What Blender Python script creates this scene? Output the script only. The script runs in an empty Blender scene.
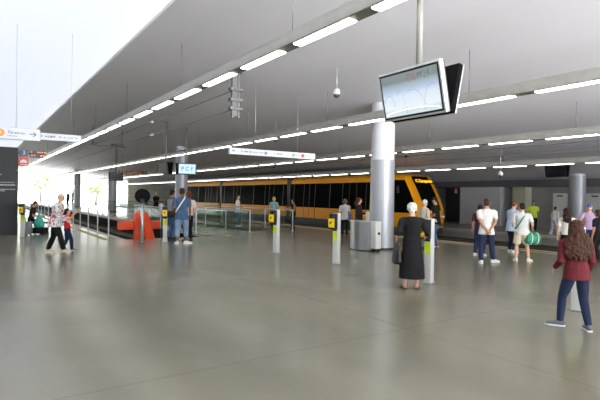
import bpy, bmesh, math, random
from mathutils import Vector as V, Matrix, noise

random.seed(7)
SC = bpy.context.scene
COL = SC.collection
PI = math.pi

# ------------------------------------------------------------------ camera
# The hall runs along +Y (tracks), +X goes across it to the far platform.
F_PX, EYE, HORIZON, ROLL = 484.0, 1.66, 196.5, math.radians(0.8)
fw0 = V((0.563, 0.826, 0)).normalized()
rt0 = V((fw0.y, -fw0.x, 0))
pitch = math.atan((200 - HORIZON) / F_PX)
FW = (fw0 * math.cos(pitch) - V((0, 0, 1)) * math.sin(pitch)).normalized()
UP0 = (V((0, 0, 1)) * math.cos(pitch) + fw0 * math.sin(pitch)).normalized()
RT = rt0 * math.cos(ROLL) + UP0 * math.sin(ROLL)
UP = UP0 * math.cos(ROLL) - rt0 * math.sin(ROLL)
EYEP = V((0, 0, EYE))
cam_d = bpy.data.cameras.new('camera')
cam = bpy.data.objects.new('camera', cam_d)
COL.objects.link(cam)
m = Matrix((RT, UP, -FW)).transposed().to_4x4()
m.translation = EYEP
cam.matrix_world = m
cam_d.sensor_width = 36
cam_d.lens = F_PX / 600 * 36
cam_d.clip_end = 500
SC.camera = cam


def G(px, py, z=0.0):
    """floor point seen at a photograph coordinate"""
    d = RT * (px - 300) + UP * (200 - py) + FW * F_PX
    k = (z - EYE) / d.z
    return EYEP + d * k


def height_at(p, px, py):
    """height of a thing standing at p whose top is seen at row py"""
    d = RT * (px - 300) + UP * (200 - py) + FW * F_PX
    k = (p - EYEP).dot(fw0) / d.dot(fw0)
    return (EYEP + d * k).z


# ------------------------------------------------------------------ materials
def lin(c):
    def f(x):
        x /= 255.0
        return x / 12.92 if x <= 0.04045 else ((x + 0.055) / 1.055) ** 2.4
    return (f(c[0]), f(c[1]), f(c[2]), 1)


MATS = {}


def mat(name, rgb, rough=0.6, metal=0.0, var=0.12, scale=6.0, bump=0.0, bscale=60.0, spec=0.5, stretch=None, coat=0.0):
    if name in MATS:
        return MATS[name]
    M = bpy.data.materials.new(name)
    M.use_nodes = True
    nt = M.node_tree
    b = nt.nodes['Principled BSDF']
    c = lin(rgb)
    tc = nt.nodes.new('ShaderNodeTexCoord')
    vec = tc.outputs['Object']
    if stretch:
        mp = nt.nodes.new('ShaderNodeMapping')
        mp.inputs['Scale'].default_value = stretch
        nt.links.new(vec, mp.inputs['Vector'])
        vec = mp.outputs['Vector']
    n = nt.nodes.new('ShaderNodeTexNoise')
    n.inputs['Scale'].default_value = scale
    n.inputs['Detail'].default_value = 5
    nt.links.new(vec, n.inputs['Vector'])
    r = nt.nodes.new('ShaderNodeValToRGB')
    r.color_ramp.elements[0].position = 0.3
    r.color_ramp.elements[1].position = 0.7
    r.color_ramp.elements[0].color = (c[0] * (1 - var), c[1] * (1 - var), c[2] * (1 - var), 1)
    r.color_ramp.elements[1].color = (min(1, c[0] * (1 + var)), min(1, c[1] * (1 + var)), min(1, c[2] * (1 + var)), 1)
    nt.links.new(n.outputs['Fac'], r.inputs['Fac'])
    nt.links.new(r.outputs['Color'], b.inputs['Base Color'])
    b.inputs['Roughness'].default_value = rough
    b.inputs['Metallic'].default_value = metal
    b.inputs['Specular IOR Level'].default_value = spec
    b.inputs['Coat Weight'].default_value = coat
    if bump:
        n2 = nt.nodes.new('ShaderNodeTexNoise')
        n2.inputs['Scale'].default_value = bscale
        n2.inputs['Detail'].default_value = 4
        nt.links.new(vec, n2.inputs['Vector'])
        bp = nt.nodes.new('ShaderNodeBump')
        bp.inputs['Strength'].default_value = bump
        bp.inputs['Distance'].default_value = 0.02
        nt.links.new(n2.outputs['Fac'], bp.inputs['Height'])
        nt.links.new(bp.outputs['Normal'], b.inputs['Normal'])
    MATS[name] = M
    return M


def emit(name, rgb, strength):
    if name in MATS:
        return MATS[name]
    M = bpy.data.materials.new(name)
    M.use_nodes = True
    nt = M.node_tree
    b = nt.nodes['Principled BSDF']
    b.inputs['Base Color'].default_value = lin(rgb)
    b.inputs['Emission Color'].default_value = lin(rgb)
    b.inputs['Emission Strength'].default_value = strength
    b.inputs['Roughness'].default_value = 0.4
    MATS[name] = M
    return M


def glass(name, rgb, clear=0.8):
    M = bpy.data.materials.new(name)
    M.use_nodes = True
    nt = M.node_tree
    for n in list(nt.nodes):
        nt.nodes.remove(n)
    out = nt.nodes.new('ShaderNodeOutputMaterial')
    tr = nt.nodes.new('ShaderNodeBsdfTransparent')
    tr.inputs['Color'].default_value = lin(rgb)
    gl = nt.nodes.new('ShaderNodeBsdfGlossy')
    gl.inputs['Roughness'].default_value = 0.03
    lw = nt.nodes.new('ShaderNodeLayerWeight')
    lw.inputs['Blend'].default_value = 0.25
    mp = nt.nodes.new('ShaderNodeMath')
    mp.operation = 'MULTIPLY'
    mp.inputs[1].default_value = 1 - clear + 0.25
    mx = nt.nodes.new('ShaderNodeMixShader')
    nt.links.new(lw.outputs['Fresnel'], mp.inputs[0])
    nt.links.new(mp.outputs[0], mx.inputs['Fac'])
    nt.links.new(tr.outputs[0], mx.inputs[1])
    nt.links.new(gl.outputs[0], mx.inputs[2])
    nt.links.new(mx.outputs[0], out.inputs['Surface'])
    MATS[name] = M
    return M


# ------------------------------------------------------------------ mesh building
class MB:
    def __init__(self):
        self.bm = bmesh.new()

    def box(self, c, s, rot=None, bev=0.0):
        bm = self.bm
        r = bmesh.ops.create_cube(bm, size=1.0)
        vs = r['verts']
        bmesh.ops.scale(bm, vec=V(s), verts=vs)
        if bev:
            es = list({e for v in vs for e in v.link_edges})
            q = bmesh.ops.bevel(bm, geom=es, offset=bev, segments=2, affect='EDGES', profile=0.5)
            vs = list({v for f in q['faces'] for v in f.verts} | {v for v in vs if v.is_valid})
            allv = set(vs)
            st = list(vs)
            while st:
                v = st.pop()
                for e in v.link_edges:
                    o = e.other_vert(v)
                    if o not in allv:
                        allv.add(o)
                        st.append(o)
            vs = list(allv)
        if rot is not None:
            bmesh.ops.rotate(bm, cent=V((0, 0, 0)), matrix=rot, verts=vs)
        bmesh.ops.translate(bm, vec=V(c), verts=vs)
        return self

    def span(self, a, b, bev=0.0):
        a, b = V(a), V(b)
        return self.box((a + b) / 2, [abs(b[i] - a[i]) for i in range(3)], None, bev)

    def loft(self, pts, rad, n=14, xax=None, cap=True):
        """closed skin through elliptical rings; rad = list of r or (rx, ry)"""
        bm = self.bm
        pts = [V(p) for p in pts]
        rings = []
        prev = None
        for i, p in enumerate(pts):
            a = pts[max(0, i - 1)]
            b = pts[min(len(pts) - 1, i + 1)]
            t = (b - a)
            if t.length < 1e-9:
                t = V((0, 0, 1))
            t.normalize()
            x = V(xax) if xax is not None else prev
            if x is None:
                x = V((1, 0, 0)) if abs(t.x) < 0.9 else V((0, 1, 0))
            x = x - t * x.dot(t)
            if x.length < 1e-6:
                x = V((0, 1, 0)) - t * t.y
            x.normalize()
            prev = x
            y = t.cross(x)
            r = rad[i] if i < len(rad) else rad[-1]
            rx, ry = (r, r) if not isinstance(r, (tuple, list)) else r
            rings.append([bm.verts.new(p + x * (rx * math.cos(2 * PI * k / n)) + y * (ry * math.sin(2 * PI * k / n))) for k in range(n)])
        for i in range(len(rings) - 1):
            for k in range(n):
                bm.faces.new((rings[i][k], rings[i][(k + 1) % n], rings[i + 1][(k + 1) % n], rings[i + 1][k]))
        if cap:
            bm.faces.new(list(reversed(rings[0])))
            bm.faces.new(rings[-1])
        return self

    def tube(self, pts, r, n=10):
        return self.loft(pts, [r] * len(pts) if not isinstance(r, list) else r, n)

    def ball(self, c, r, rot=None, u=14, v=10):
        bm = self.bm
        q = bmesh.ops.create_uvsphere(bm, u_segments=u, v_segments=v, radius=1.0)
        vs = q['verts']
        r = (r, r, r) if not isinstance(r, (tuple, list)) else r
        bmesh.ops.scale(bm, vec=V(r), verts=vs)
        if rot is not None:
            bmesh.ops.rotate(bm, cent=V((0, 0, 0)), matrix=rot, verts=vs)
        bmesh.ops.translate(bm, vec=V(c), verts=vs)
        return self

    def prism(self, poly, a, b, f):
        """extrude a 2D polygon: f(u, v, w) -> point, w from a to b"""
        bm = self.bm
        A = [bm.verts.new(V(f(u, v, a))) for u, v in poly]
        B = [bm.verts.new(V(f(u, v, b))) for u, v in poly]
        n = len(poly)
        for k in range(n):
            bm.faces.new((A[k], A[(k + 1) % n], B[(k + 1) % n], B[k]))
        bm.faces.new(list(reversed(A)))
        bm.faces.new(B)
        return self

    def quad(self, *ps):
        self.bm.faces.new([self.bm.verts.new(V(p)) for p in ps])
        return self

    def build(self, name, material, parent=None, smooth=False, kind=None, loc=None):
        bm = self.bm
        if bm.faces:
            bmesh.ops.recalc_face_normals(bm, faces=bm.faces[:])
        me = bpy.data.meshes.new(name)
        if loc is not None:
            bmesh.ops.translate(bm, vec=-V(loc), verts=bm.verts)
        bm.to_mesh(me)
        bm.free()
        return link(name, me, material, parent, smooth, kind, loc)


def link(name, me, material, parent=None, smooth=False, kind=None, loc=None):
    o = bpy.data.objects.new(name, me)
    COL.objects.link(o)
    if loc is not None:
        o.location = loc
    if material is not None:
        for mm in (material if isinstance(material, (list, tuple)) else [material]):
            me.materials.append(mm)
    if parent is not None:
        o.parent = parent
    if kind:
        o['kind'] = kind
    if smooth:
        for p in me.polygons:
            p.use_smooth = True
    if smooth == 'auto':
        me.set_sharp_from_angle(angle=math.radians(40))
    return o


def tag(o, label, cat, group=None, kind=None):
    o['label'] = label
    o['category'] = cat
    if group:
        o['group'] = group
    if kind:
        o['kind'] = kind
    return o


def thing(name, label, cat, loc=(0, 0, 0), rz=0.0, group=None):
    o = bpy.data.objects.new(name, None)
    o.empty_display_size = 0.1
    COL.objects.link(o)
    o.location = loc
    o.rotation_euler = (0, 0, rz)
    return tag(o, label, cat, group)


def dup(root, loc, label, rz=None):
    def cp(o, par):
        c = o.copy()
        COL.objects.link(c)
        if par is not None:
            c.parent = par
        for k in list(o.children):
            cp(k, c)
        return c
    c = cp(root, None)
    c.location = loc
    if rz is not None:
        c.rotation_euler = (0, 0, rz)
    c['label'] = label
    return c


def struct(name, mb, material, smooth=False):
    return mb.build(name, material, None, smooth, 'structure')


def text(body, size, material, name, parent, mw, ext=0.002, align='CENTER'):
    cu = bpy.data.curves.new(name, 'FONT')
    cu.body = body
    cu.size = size
    cu.extrude = ext
    cu.align_x = align
    cu.align_y = 'CENTER'
    o = bpy.data.objects.new(name, cu)
    COL.objects.link(o)
    dg = bpy.context.evaluated_depsgraph_get()
    me = bpy.data.meshes.new_from_object(o.evaluated_get(dg))
    bpy.data.objects.remove(o)
    r = link(name, me, material, parent)
    r.matrix_local = mw
    return r


def frame(origin, xa, ya):
    """4x4 with local x along xa, local y along ya"""
    x = V(xa).normalized()
    y = V(ya)
    y = (y - x * y.dot(x)).normalized()
    z = x.cross(y)
    mm = Matrix((x, y, z)).transposed().to_4x4()
    mm.translation = V(origin)
    return mm


def remesh(mb, vox, smooth=2, name='solid'):
    me = bpy.data.meshes.new(name)
    bm = mb.bm
    bmesh.ops.recalc_face_normals(bm, faces=bm.faces[:])
    bm.to_mesh(me)
    bm.free()
    o = bpy.data.objects.new('work', me)
    COL.objects.link(o)
    r = o.modifiers.new('r', 'REMESH')
    r.mode = 'VOXEL'
    r.voxel_size = vox
    if smooth:
        s = o.modifiers.new('s', 'SMOOTH')
        s.factor = 0.5
        s.iterations = smooth
    dg = bpy.context.evaluated_depsgraph_get()
    out = bpy.data.meshes.new_from_object(o.evaluated_get(dg))
    bpy.data.objects.remove(o)
    bpy.data.meshes.remove(me)
    out.materials.clear()
    for p in out.polygons:
        p.use_smooth = True
        p.material_index = 0
    return out

# ------------------------------------------------------------------ shared materials
STEEL = mat('brushed_steel', (178, 180, 182), 0.34, 0.9, 0.06, 4, 0.02, 90, stretch=(12, 12, 0.6))
STEEL_LIGHT = mat('satin_steel', (205, 206, 206), 0.4, 0.75, 0.05, 5)
GALV = mat('galvanised_steel', (116, 116, 115), 0.5, 0.6, 0.12, 18)
WHITE = mat('white_enamel', (208, 208, 206), 0.35, 0, 0.03)
SCRB = mat('screen_back_black', (10, 10, 11), 0.85, 0, 0.1, spec=0.1)
BLACK = mat('black_plastic', (14, 14, 16), 0.4, 0, 0.15)
DARK = mat('dark_grey_metal', (44, 45, 47), 0.5, 0.3, 0.12)
YELLOW = mat('yellow_enamel', (250, 210, 0), 0.4, 0, 0.05)
LIME = mat('lime_sticker', (205, 225, 30), 0.5, 0, 0.06)
ORANGE = mat('orange_red_paint', (236, 76, 30), 0.5, 0, 0.10, 10)
FIXT = mat('fixture_aluminium', (176, 174, 168), 0.45, 0.35, 0.06)
FIXD = mat('fixture_underside', (120, 116, 106), 0.5, 0.3, 0.08)
WIRE = mat('wire_steel', (126, 126, 126), 0.5, 0.6, 0.1)
GLASS = glass('balustrade_glass', (238, 244, 241), 0.95)
BULB = emit('tube_diffuser', (255, 250, 240), 8.5)
TRACKM = mat('track_concrete', (36, 30, 25), 0.95, 0, 0.25, 3, 0.2, spec=0.05)
RAILM = mat('worn_rail_steel', (92, 82, 72), 0.6, 0.5, 0.15)


def floor_material():
    M = bpy.data.materials.new('polished_concrete')
    M.use_nodes = True
    nt = M.node_tree
    b = nt.nodes['Principled BSDF']
    L = nt.links.new
    geo = nt.nodes.new('ShaderNodeNewGeometry')
    pos = geo.outputs['Position']

    def noise_(scale, det, st=None, rough=0.55):
        v = pos
        if st:
            mp = nt.nodes.new('ShaderNodeMapping')
            mp.inputs['Scale'].default_value = st
            L(pos, mp.inputs['Vector'])
            v = mp.outputs['Vector']
        n = nt.nodes.new('ShaderNodeTexNoise')
        n.inputs['Scale'].default_value = scale
        n.inputs['Detail'].default_value = det
        n.inputs['Roughness'].default_value = rough
        L(v, n.inputs['Vector'])
        return n.outputs['Fac']

    def ramp(f, p0, c0, p1, c1):
        r = nt.nodes.new('ShaderNodeValToRGB')
        r.color_ramp.elements[0].position = p0
        r.color_ramp.elements[0].color = c0
        r.color_ramp.elements[1].position = p1
        r.color_ramp.elements[1].color = c1
        L(f, r.inputs['Fac'])
        return r.outputs['Color']

    def mix(a, bb, f, mode='MIX'):
        x = nt.nodes.new('ShaderNodeMix')
        x.data_type = 'RGBA'
        x.blend_type = mode
        if isinstance(f, float):
            x.inputs['Factor'].default_value = f
        else:
            L(f, x.inputs['Factor'])
        L(a, x.inputs['A'])
        L(bb, x.inputs['B'])
        return x.outputs['Result']
    base = ramp(noise_(0.35, 7), 0.32, lin((112, 109, 94)), 0.68, lin((129, 125, 109)))
    wear = ramp(noise_(1.2, 6, (1, 0.35, 1), 0.6), 0.35, (0.95, 0.95, 0.95, 1), 0.68, (1.04, 1.04, 1.03, 1))
    c = mix(base, wear, 1.0, 'MULTIPLY')
    grain = ramp(noise_(170, 2), 0.35, (0.86, 0.86, 0.86, 1), 0.65, (1.12, 1.12, 1.12, 1))
    c = mix(c, grain, 1.0, 'MULTIPLY')
    # saw-cut joints
    br = nt.nodes.new('ShaderNodeTexBrick')
    br.offset = 0.0
    br.inputs['Color1'].default_value = br.inputs['Color2'].default_value = (1, 1, 1, 1)
    br.inputs['Mortar'].default_value = (0.72, 0.72, 0.70, 1)
    br.inputs['Scale'].default_value = 1.0
    br.inputs['Mortar Size'].default_value = 0.008
    br.inputs['Brick Width'].default_value = 4.6
    br.inputs['Row Height'].default_value = 4.3
    L(pos, br.inputs['Vector'])
    c = mix(c, br.outputs['Color'], 1.0, 'MULTIPLY')
    L(c, b.inputs['Base Color'])
    rg = ramp(noise_(0.5, 2, (1, 0.4, 1)), 0.3, (0.21, 0.21, 0.21, 1), 0.7, (0.26, 0.26, 0.26, 1))
    L(rg, b.inputs['Roughness'])
    b.inputs['Specular IOR Level'].default_value = 0.65
    bp = nt.nodes.new('ShaderNodeBump')
    bp.inputs['Strength'].default_value = 0.03
    bp.inputs['Distance'].default_value = 0.005
    L(noise_(5, 4), bp.inputs['Height'])
    return M


FLOOR = floor_material()

# ------------------------------------------------------------------ the setting
T0, T1 = -14.0, 75.0
EDGE_L, EDGE_C, EDGE_R, EDGE_F, BACK = 4.7, 8.3, 15.5, 22.3, 27.0
PIT_T = 18.2


def ceil_z(s):
    return 6.0 - 0.12 * s


HS0, HS1, HT0, HT1 = 10.75, 12.6, 20.0, 27.0     # stair opening in the central platform
fl = MB()
fl.span((-14, T0, -1.0), (EDGE_L, 92, 0))
fl.span((EDGE_L, T0, -1.0), (EDGE_C, PIT_T, 0))
fl.span((EDGE_C, T0, -1.0), (EDGE_R, HT0, 0))
fl.span((EDGE_C, HT0, -1.0), (HS0, HT1, 0))
fl.span((HS1, HT0, -1.0), (EDGE_R, HT1, 0))
fl.span((EDGE_C, HT1, -1.0), (EDGE_R, 92, 0))
struct('floor', fl, FLOOR)
FARP = mat('far_platform_concrete', (164, 163, 157), 0.45, 0, 0.1, 1.5)
ff = MB()
ff.span((EDGE_F + 0.3, T0, -1.0), (34, 92, 0))
struct('floor_far', ff, FARP)
NOSE = mat('platform_nosing', (168, 164, 152), 0.55, 0, 0.08, 3)
TACT = mat('tactile_strip', (176, 160, 108), 0.6, 0, 0.08, 4)
for n_, (a, b_) in enumerate([((EDGE_F, T0, -0.16), (EDGE_F + 0.32, 92, 0.004)),
                              ((EDGE_R - 0.24, T0, -0.16), (EDGE_R + 0.02, 92, 0.004)),
                              ((EDGE_L - 0.2, PIT_T, -0.16), (EDGE_L + 0.02, 92, 0.004)),
                              ((EDGE_C - 0.02, PIT_T, -0.16), (EDGE_C + 0.22, 92, 0.004))]):
    struct('trim_%d' % (n_ + 1), MB().span(a, b_), NOSE)
tm = MB()
tm.span((EDGE_R - 0.72, T0, 0.0), (EDGE_R - 0.5, 92, 0.005))
tm.span((EDGE_C + 0.5, PIT_T, 0.0), (EDGE_C + 0.72, 92, 0.005))
tm.span((EDGE_L - 0.72, PIT_T, 0.0), (EDGE_L - 0.5, 92, 0.005))
struct('trim_5', tm, TACT)
pf = MB()
pf.span((EDGE_L - 0.1, PIT_T - 0.1, -1.1), (EDGE_C + 0.1, 120, -0.62))
pf.span((EDGE_R - 0.1, T0, -1.1), (EDGE_F + 0.4, 120, -0.62))
struct('trackbed_floor', pf, TRACKM)
pw_ = MB()
pw_.span((EDGE_C - 0.03, PIT_T, -0.7), (EDGE_C + 0.01, 92, -0.15))
struct('wall_pit', pw_, TRACKM)
STAIR = mat('stair_concrete', (112, 108, 100), 0.6, 0, 0.1)
st = MB()
st.span((HS0 - 0.15, HT0, -3.4), (HS0, HT1, -1.0))
st.span((HS1, HT0, -3.4), (HS1 + 0.15, HT1, -1.0))
st.span((HS0, HT1, -3.4), (HS1, HT1 + 0.15, -1.0))
for k in range(17):
    st.span((HS0, HT0 + 0.02 + k * 0.3, -3.4), (HS1, HT0 + 0.32 + k * 0.3, -0.17 * (k + 1)))
st.span((HS0, HT0 + 5.1, -3.4), (HS1, HT1, -3.0))
struct('stair_floor', st, STAIR)

# ceilings
CEILG = mat('ceiling_grey_plaster', (230, 228, 233), 0.55, 0, 0.035, 0.35, 0, spec=0.4, stretch=(1, 0.25, 1))
cg = MB()
S0 = 3.4
cg.prism([(S0, ceil_z(S0)), (34, ceil_z(34)), (34, ceil_z(34) + 0.5), (S0, ceil_z(S0) + 0.5)], T0, T1, lambda u, v, w: (u, w, v))
struct('ceiling', cg, CEILG)


def skylight_material():
    M = bpy.data.materials.new('translucent_roof_light')
    M.use_nodes = True
    nt = M.node_tree
    for n in list(nt.nodes):
        nt.nodes.remove(n)
    out = nt.nodes.new('ShaderNodeOutputMaterial')
    a = nt.nodes.new('ShaderNodeBsdfTranslucent')
    d = nt.nodes.new('ShaderNodeBsdfDiffuse')
    nz = nt.nodes.new('ShaderNodeTexNoise')
    nz.inputs['Scale'].default_value = 0.3
    r = nt.nodes.new('ShaderNodeValToRGB')
    r.color_ramp.elements[0].color = (0.46, 0.472, 0.482, 1)
    r.color_ramp.elements[1].color = (0.50, 0.512, 0.522, 1)
    nt.links.new(nz.outputs['Fac'], r.inputs['Fac'])
    nt.links.new(r.outputs['Color'], a.inputs['Color'])
    d.inputs['Color'].default_value = (0.9, 0.9, 0.9, 1)
    mx = nt.nodes.new('ShaderNodeMixShader')
    mx.inputs['Fac'].default_value = 0.45
    nt.links.new(a.outputs[0], mx.inputs[1])
    nt.links.new(d.outputs[0], mx.inputs[2])
    nt.links.new(mx.outputs[0], out.inputs['Surface'])
    return M


sk = MB()
sk.span((-14, T0, ceil_z(S0) + 0.06), (S0, T1, ceil_z(S0) + 0.09))
struct('ceiling_skylight', sk, skylight_material())

WALLW = mat('white_plaster_wall', (206, 206, 204), 0.7, 0, 0.03, 1)
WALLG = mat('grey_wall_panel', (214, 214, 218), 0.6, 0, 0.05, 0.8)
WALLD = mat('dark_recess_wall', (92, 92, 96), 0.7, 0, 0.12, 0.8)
WALLGREEN = mat('greenish_wall', (196, 196, 172), 0.6, 0, 0.06, 0.8)
struct('wall_outer', MB().span((-14.3, T0, 0), (-14, T1, 6)), WALLW)
struct('wall_behind', MB().span((-14.3, T0 - 0.3, -1), (34, T0, 6)), WALLW)
# wall at the far end of the hall, right of the daylight opening, clad in pale tiles
TILE = bpy.data.materials.new('pale_wall_tiles')
TILE.use_nodes = True
_nt = TILE.node_tree
_b = _nt.nodes['Principled BSDF']
_g = _nt.nodes.new('ShaderNodeNewGeometry')
_mp = _nt.nodes.new('ShaderNodeMapping')
_mp.inputs['Rotation'].default_value = (PI / 2, 0, 0)
_br = _nt.nodes.new('ShaderNodeTexBrick')
_br.offset = 0
_br.inputs['Color1'].default_value = lin((232, 229, 212))
_br.inputs['Color2'].default_value = lin((222, 220, 204))
_br.inputs['Mortar'].default_value = lin((176, 173, 162))
_br.inputs['Scale'].default_value = 1
_br.inputs['Mortar Size'].default_value = 0.02
_br.inputs['Brick Width'].default_value = 1.2
_br.inputs['Row Height'].default_value = 0.6
_nt.links.new(_g.outputs['Position'], _mp.inputs['Vector'])
_nt.links.new(_mp.outputs['Vector'], _br.inputs['Vector'])
_nt.links.new(_br.outputs['Color'], _b.inputs['Base Color'])
_b.inputs['Roughness'].default_value = 0.4
struct('wall_end', MB().span((18.9, 72, -1), (34, 72.4, 5)), TILE)

# back wall of the far platform: bays listed by hall coordinate t
def wall_t(px, s=BACK):
    r = ((px - 300) / F_PX)
    d = s / (0.563 + 0.826 * r)
    return d * (0.826 - 0.563 * r)


b460, b500, b512, b523, b550 = (wall_t(p) for p in (460, 500, 512, 523, 550))
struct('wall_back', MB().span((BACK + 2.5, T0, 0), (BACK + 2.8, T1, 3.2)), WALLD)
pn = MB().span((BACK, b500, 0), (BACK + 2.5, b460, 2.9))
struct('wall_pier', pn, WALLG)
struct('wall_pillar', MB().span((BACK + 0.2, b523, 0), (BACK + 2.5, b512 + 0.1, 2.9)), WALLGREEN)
wn = MB()
wn.span((BACK + 0.9, wall_t(551, BACK + 0.9), 0), (BACK + 2.5, wall_t(551, BACK + 0.9) + 1.3, 2.9))
wn.span((BACK + 0.9, T0, 0), (BACK + 1.2, wall_t(551, BACK + 0.9), 2.9))
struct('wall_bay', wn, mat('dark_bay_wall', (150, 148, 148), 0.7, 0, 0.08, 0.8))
bh = MB()
bh.span((BACK - 0.35, T0, 2.42), (BACK + 2.6, T1, 2.9))
struct('trim_6', bh, mat('dark_soffit_band', (96, 96, 99), 0.6, 0, 0.08, 1))
# wall of the far bays towards the tunnel end
far = MB()
t_ = b460 + 3.2
while t_ < T1 - 6:
    far.span((BACK, t_, 0), (BACK + 2.5, t_ + 3.0, 2.9))
    t_ += 6.2
struct('wall_far', far, WALLG)

# dark information wall at the left
DARKW = mat('charcoal_stone_panel', (22, 23, 25), 0.55, 0, 0.15, 1.5)
LW_T, LW_S = 21.9, 1.55
struct('wall_left', MB().span((-9, LW_T, 0), (LW_S, LW_T + 0.5, 3.42)), DARKW)

# ------------------------------------------------------------------ round columns
CLAD = mat('column_steel_cladding', (164, 166, 172), 0.45, 0.35, 0.04, 3, 0.0, stretch=(3, 3, 0.3))
CONC = mat('column_white_paint', (204, 206, 211), 0.55, 0, 0.03, 2)
CONCG = mat('column_grey_paint', (150, 150, 150), 0.55, 0, 0.05, 2)


def column(s, t, r, clad_top, label):
    c = thing('column', label, 'column', (s, t, 0), group='round columns')
    c['kind'] = 'structure'
    top = ceil_z(s) + 0.03
    MB().loft([(0, 0, 0.02), (0, 0, clad_top)], [r, r], 40).build('cladding', CLAD, c, 'auto')
    MB().loft([(0, 0, clad_top), (0, 0, top)], [r - 0.012, r - 0.012], 40).build('shaft', CONC, c, 'auto')
    MB().loft([(0, 0, 0), (0, 0, 0.06)], [r + 0.01, r + 0.01], 40).build('base_ring', DARK, c, 'auto')


SC_ = 11.07
column(SC_, 11.5, 0.385, 2.87, 'steel-clad round column beside the ticket gate cabinet, white above')
column(SC_, 29.6, 0.385, 4.3, 'round column behind the lit display reading P C F')
column(SC_, 47.7, 0.385, 4.3, 'third round column along the central platform, in front of the daylight')
column(SC_, 65.8, 0.385, 4.3, 'fourth round column along the central platform, against the daylight')
column(25.3, 12.3, 0.385, 2.9, 'round grey column on the far platform beside the pale doors')

# ------------------------------------------------------------------ rows of tube lights
def light_row(s, z, label, off):
    L_ = thing('linear_light', label, 'ceiling light', (s, 0, z), group='long suspended tube lights')
    t0, t1, per = -6.0, 74.0, 1.84
    MB().prism([(-0.12, 0), (0.12, 0), (0.14, 0.08), (0.13, 0.16), (0.07, 0.22), (-0.07, 0.22), (-0.13, 0.16), (-0.14, 0.08)], t0, t1, lambda u, v, w: (u, w, v)).build('housing', FIXT, L_, 'auto')
    MB().span((-0.11, t0, -0.012), (0.11, t1, 0.0)).build('underside', FIXD, L_)
    t = t0 + off
    cells = []
    while t + per < t1:
        cells.append(t)
        t += per
    proto = None
    for t in cells:
        if proto is None:
            proto = MB().prism([(-0.085, -0.012), (-0.08, -0.028), (-0.065, -0.034), (0.065, -0.034), (0.08, -0.028), (0.085, -0.012)], 0, 1.36, lambda u, v, w: (u, w, v)).build('diffuser', BULB, L_, 'auto')
            o = proto
        else:
            o = proto.copy()
            COL.objects.link(o)
            o.parent = L_
        o.location = (0, t, 0)
    drop = ceil_z(s) - z
    rod = None
    t = 1.6
    while t < t1:
        if rod is None:
            rod = MB().tube([(0, 0, 0.21), (0, 0, drop)], 0.008, 8).build('suspension_rod', WIRE, L_, True)
            o = rod
        else:
            o = rod.copy()
            COL.objects.link(o)
            o.parent = L_
        o.location = (0, t, 0)
        t += 5.1


light_row(4.37, 4.14, 'nearest long row of tube lights, passing above the twin screens', 0.14)
light_row(9.0, 3.75, 'second long row of tube lights, crossing in front of the steel-clad column', 0.6)
light_row(13.65, 3.42, 'third long row of tube lights, above the central platform edge', 1.1)
light_row(18.2, 3.02, 'fourth long row of tube lights, low over the tram tracks', 0.3)

# ------------------------------------------------------------------ tracks
def track(s, t0, t1, label):
    t1 = 92
    k = thing('railway_track', label, 'track', (s, 0, -0.62), group='tram tracks')
    MB().span((-1.25, t0, 0), (1.25, t1, 0.1)).build('track_slab', mat('slab_grey', (46, 38, 31), 0.95, 0, 0.2, 2, spec=0.05), k)
    for x in (-0.75, 0.75):
        MB().prism([(x - 0.07, 0.1), (x + 0.07, 0.1), (x + 0.02, 0.13), (x + 0.035, 0.2), (x + 0.035, 0.24), (x - 0.035, 0.24), (x - 0.035, 0.2), (x - 0.02, 0.13)], t0, t1, lambda u, v, w: (u, w, v)).build('rail', RAILM, k, 'auto')


track(6.0, 20.3, 115, 'dead-end tram track behind the orange buffer stop')
track(17.2, T0, 115, 'empty tram track along the central platform edge')
track(20.7, T0, 115, 'tram track under the yellow tram')

# buffer stop
bs = thing('buffer_stop', 'orange-red steel buffer stop at the end of the left track', 'buffer stop', (5.75, 19.2, -0.62))
MB().prism([(0.55, 0), (0.8, 0), (0.8, 1.54), (0.55, 1.54)], -0.27, 0.21, lambda u, v, q: (q, u, v)).build('upright', ORANGE, bs)
MB().prism([(-0.9, 0), (-0.55, 0), (0.56, 1.34), (0.56, 1.54)], -0.06, 0.24, lambda u, v, q: (q, u, v)).build('brace', ORANGE, bs)
for x in (-0.18, 0.16):
    MB().span((x - 0.06, -0.9, 0.0), (x + 0.06, 1.0, 0.08)).build('foot_beam', ORANGE, bs)
MB().span((-0.84, 0.81, 0.84), (0.84, 1.06, 1.18), 0.02).build('crossbeam', ORANGE, bs)

# round black signal on a post, in front of the buffer
p = G(142, 243)
sg = thing('signal_post', 'grey post with a round black fan-like disc in front of the buffer stop', 'signal', (p.x, p.y, 0), math.radians(-20))
MB().tube([(0, 0, 0.0), (0, 0, 1.32)], 0.055, 14).build('post', STEEL_LIGHT, sg, True)
MB().loft([(0, 0, 0), (0, 0, 0.02)], [0.13, 0.13], 20).build('base_plate', GALV, sg, 'auto')
MB().span((-0.07, -0.05, 1.2), (0.07, 0.05, 1.38), 0.01).build('bracket', GALV, sg)
ring = MB()
N = 32
prof = [(0.25, -0.05), (0.25, 0.05), (0.19, 0.05), (0.19, -0.05)]
rv = [[ring.bm.verts.new((r * math.cos(2 * PI * k / N), y, 1.60 + r * math.sin(2 * PI * k / N))) for r, y in prof] for k in range(N)]
for k in range(N):
    for q in range(4):
        ring.bm.faces.new((rv[k][q], rv[k][(q + 1) % 4], rv[(k + 1) % N][(q + 1) % 4], rv[(k + 1) % N][q]))
SBLK = mat('signal_black', (9, 9, 10), 0.8, 0, 0.1, spec=0.15)
ring.build('rim', SBLK, sg, 'auto')
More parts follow.
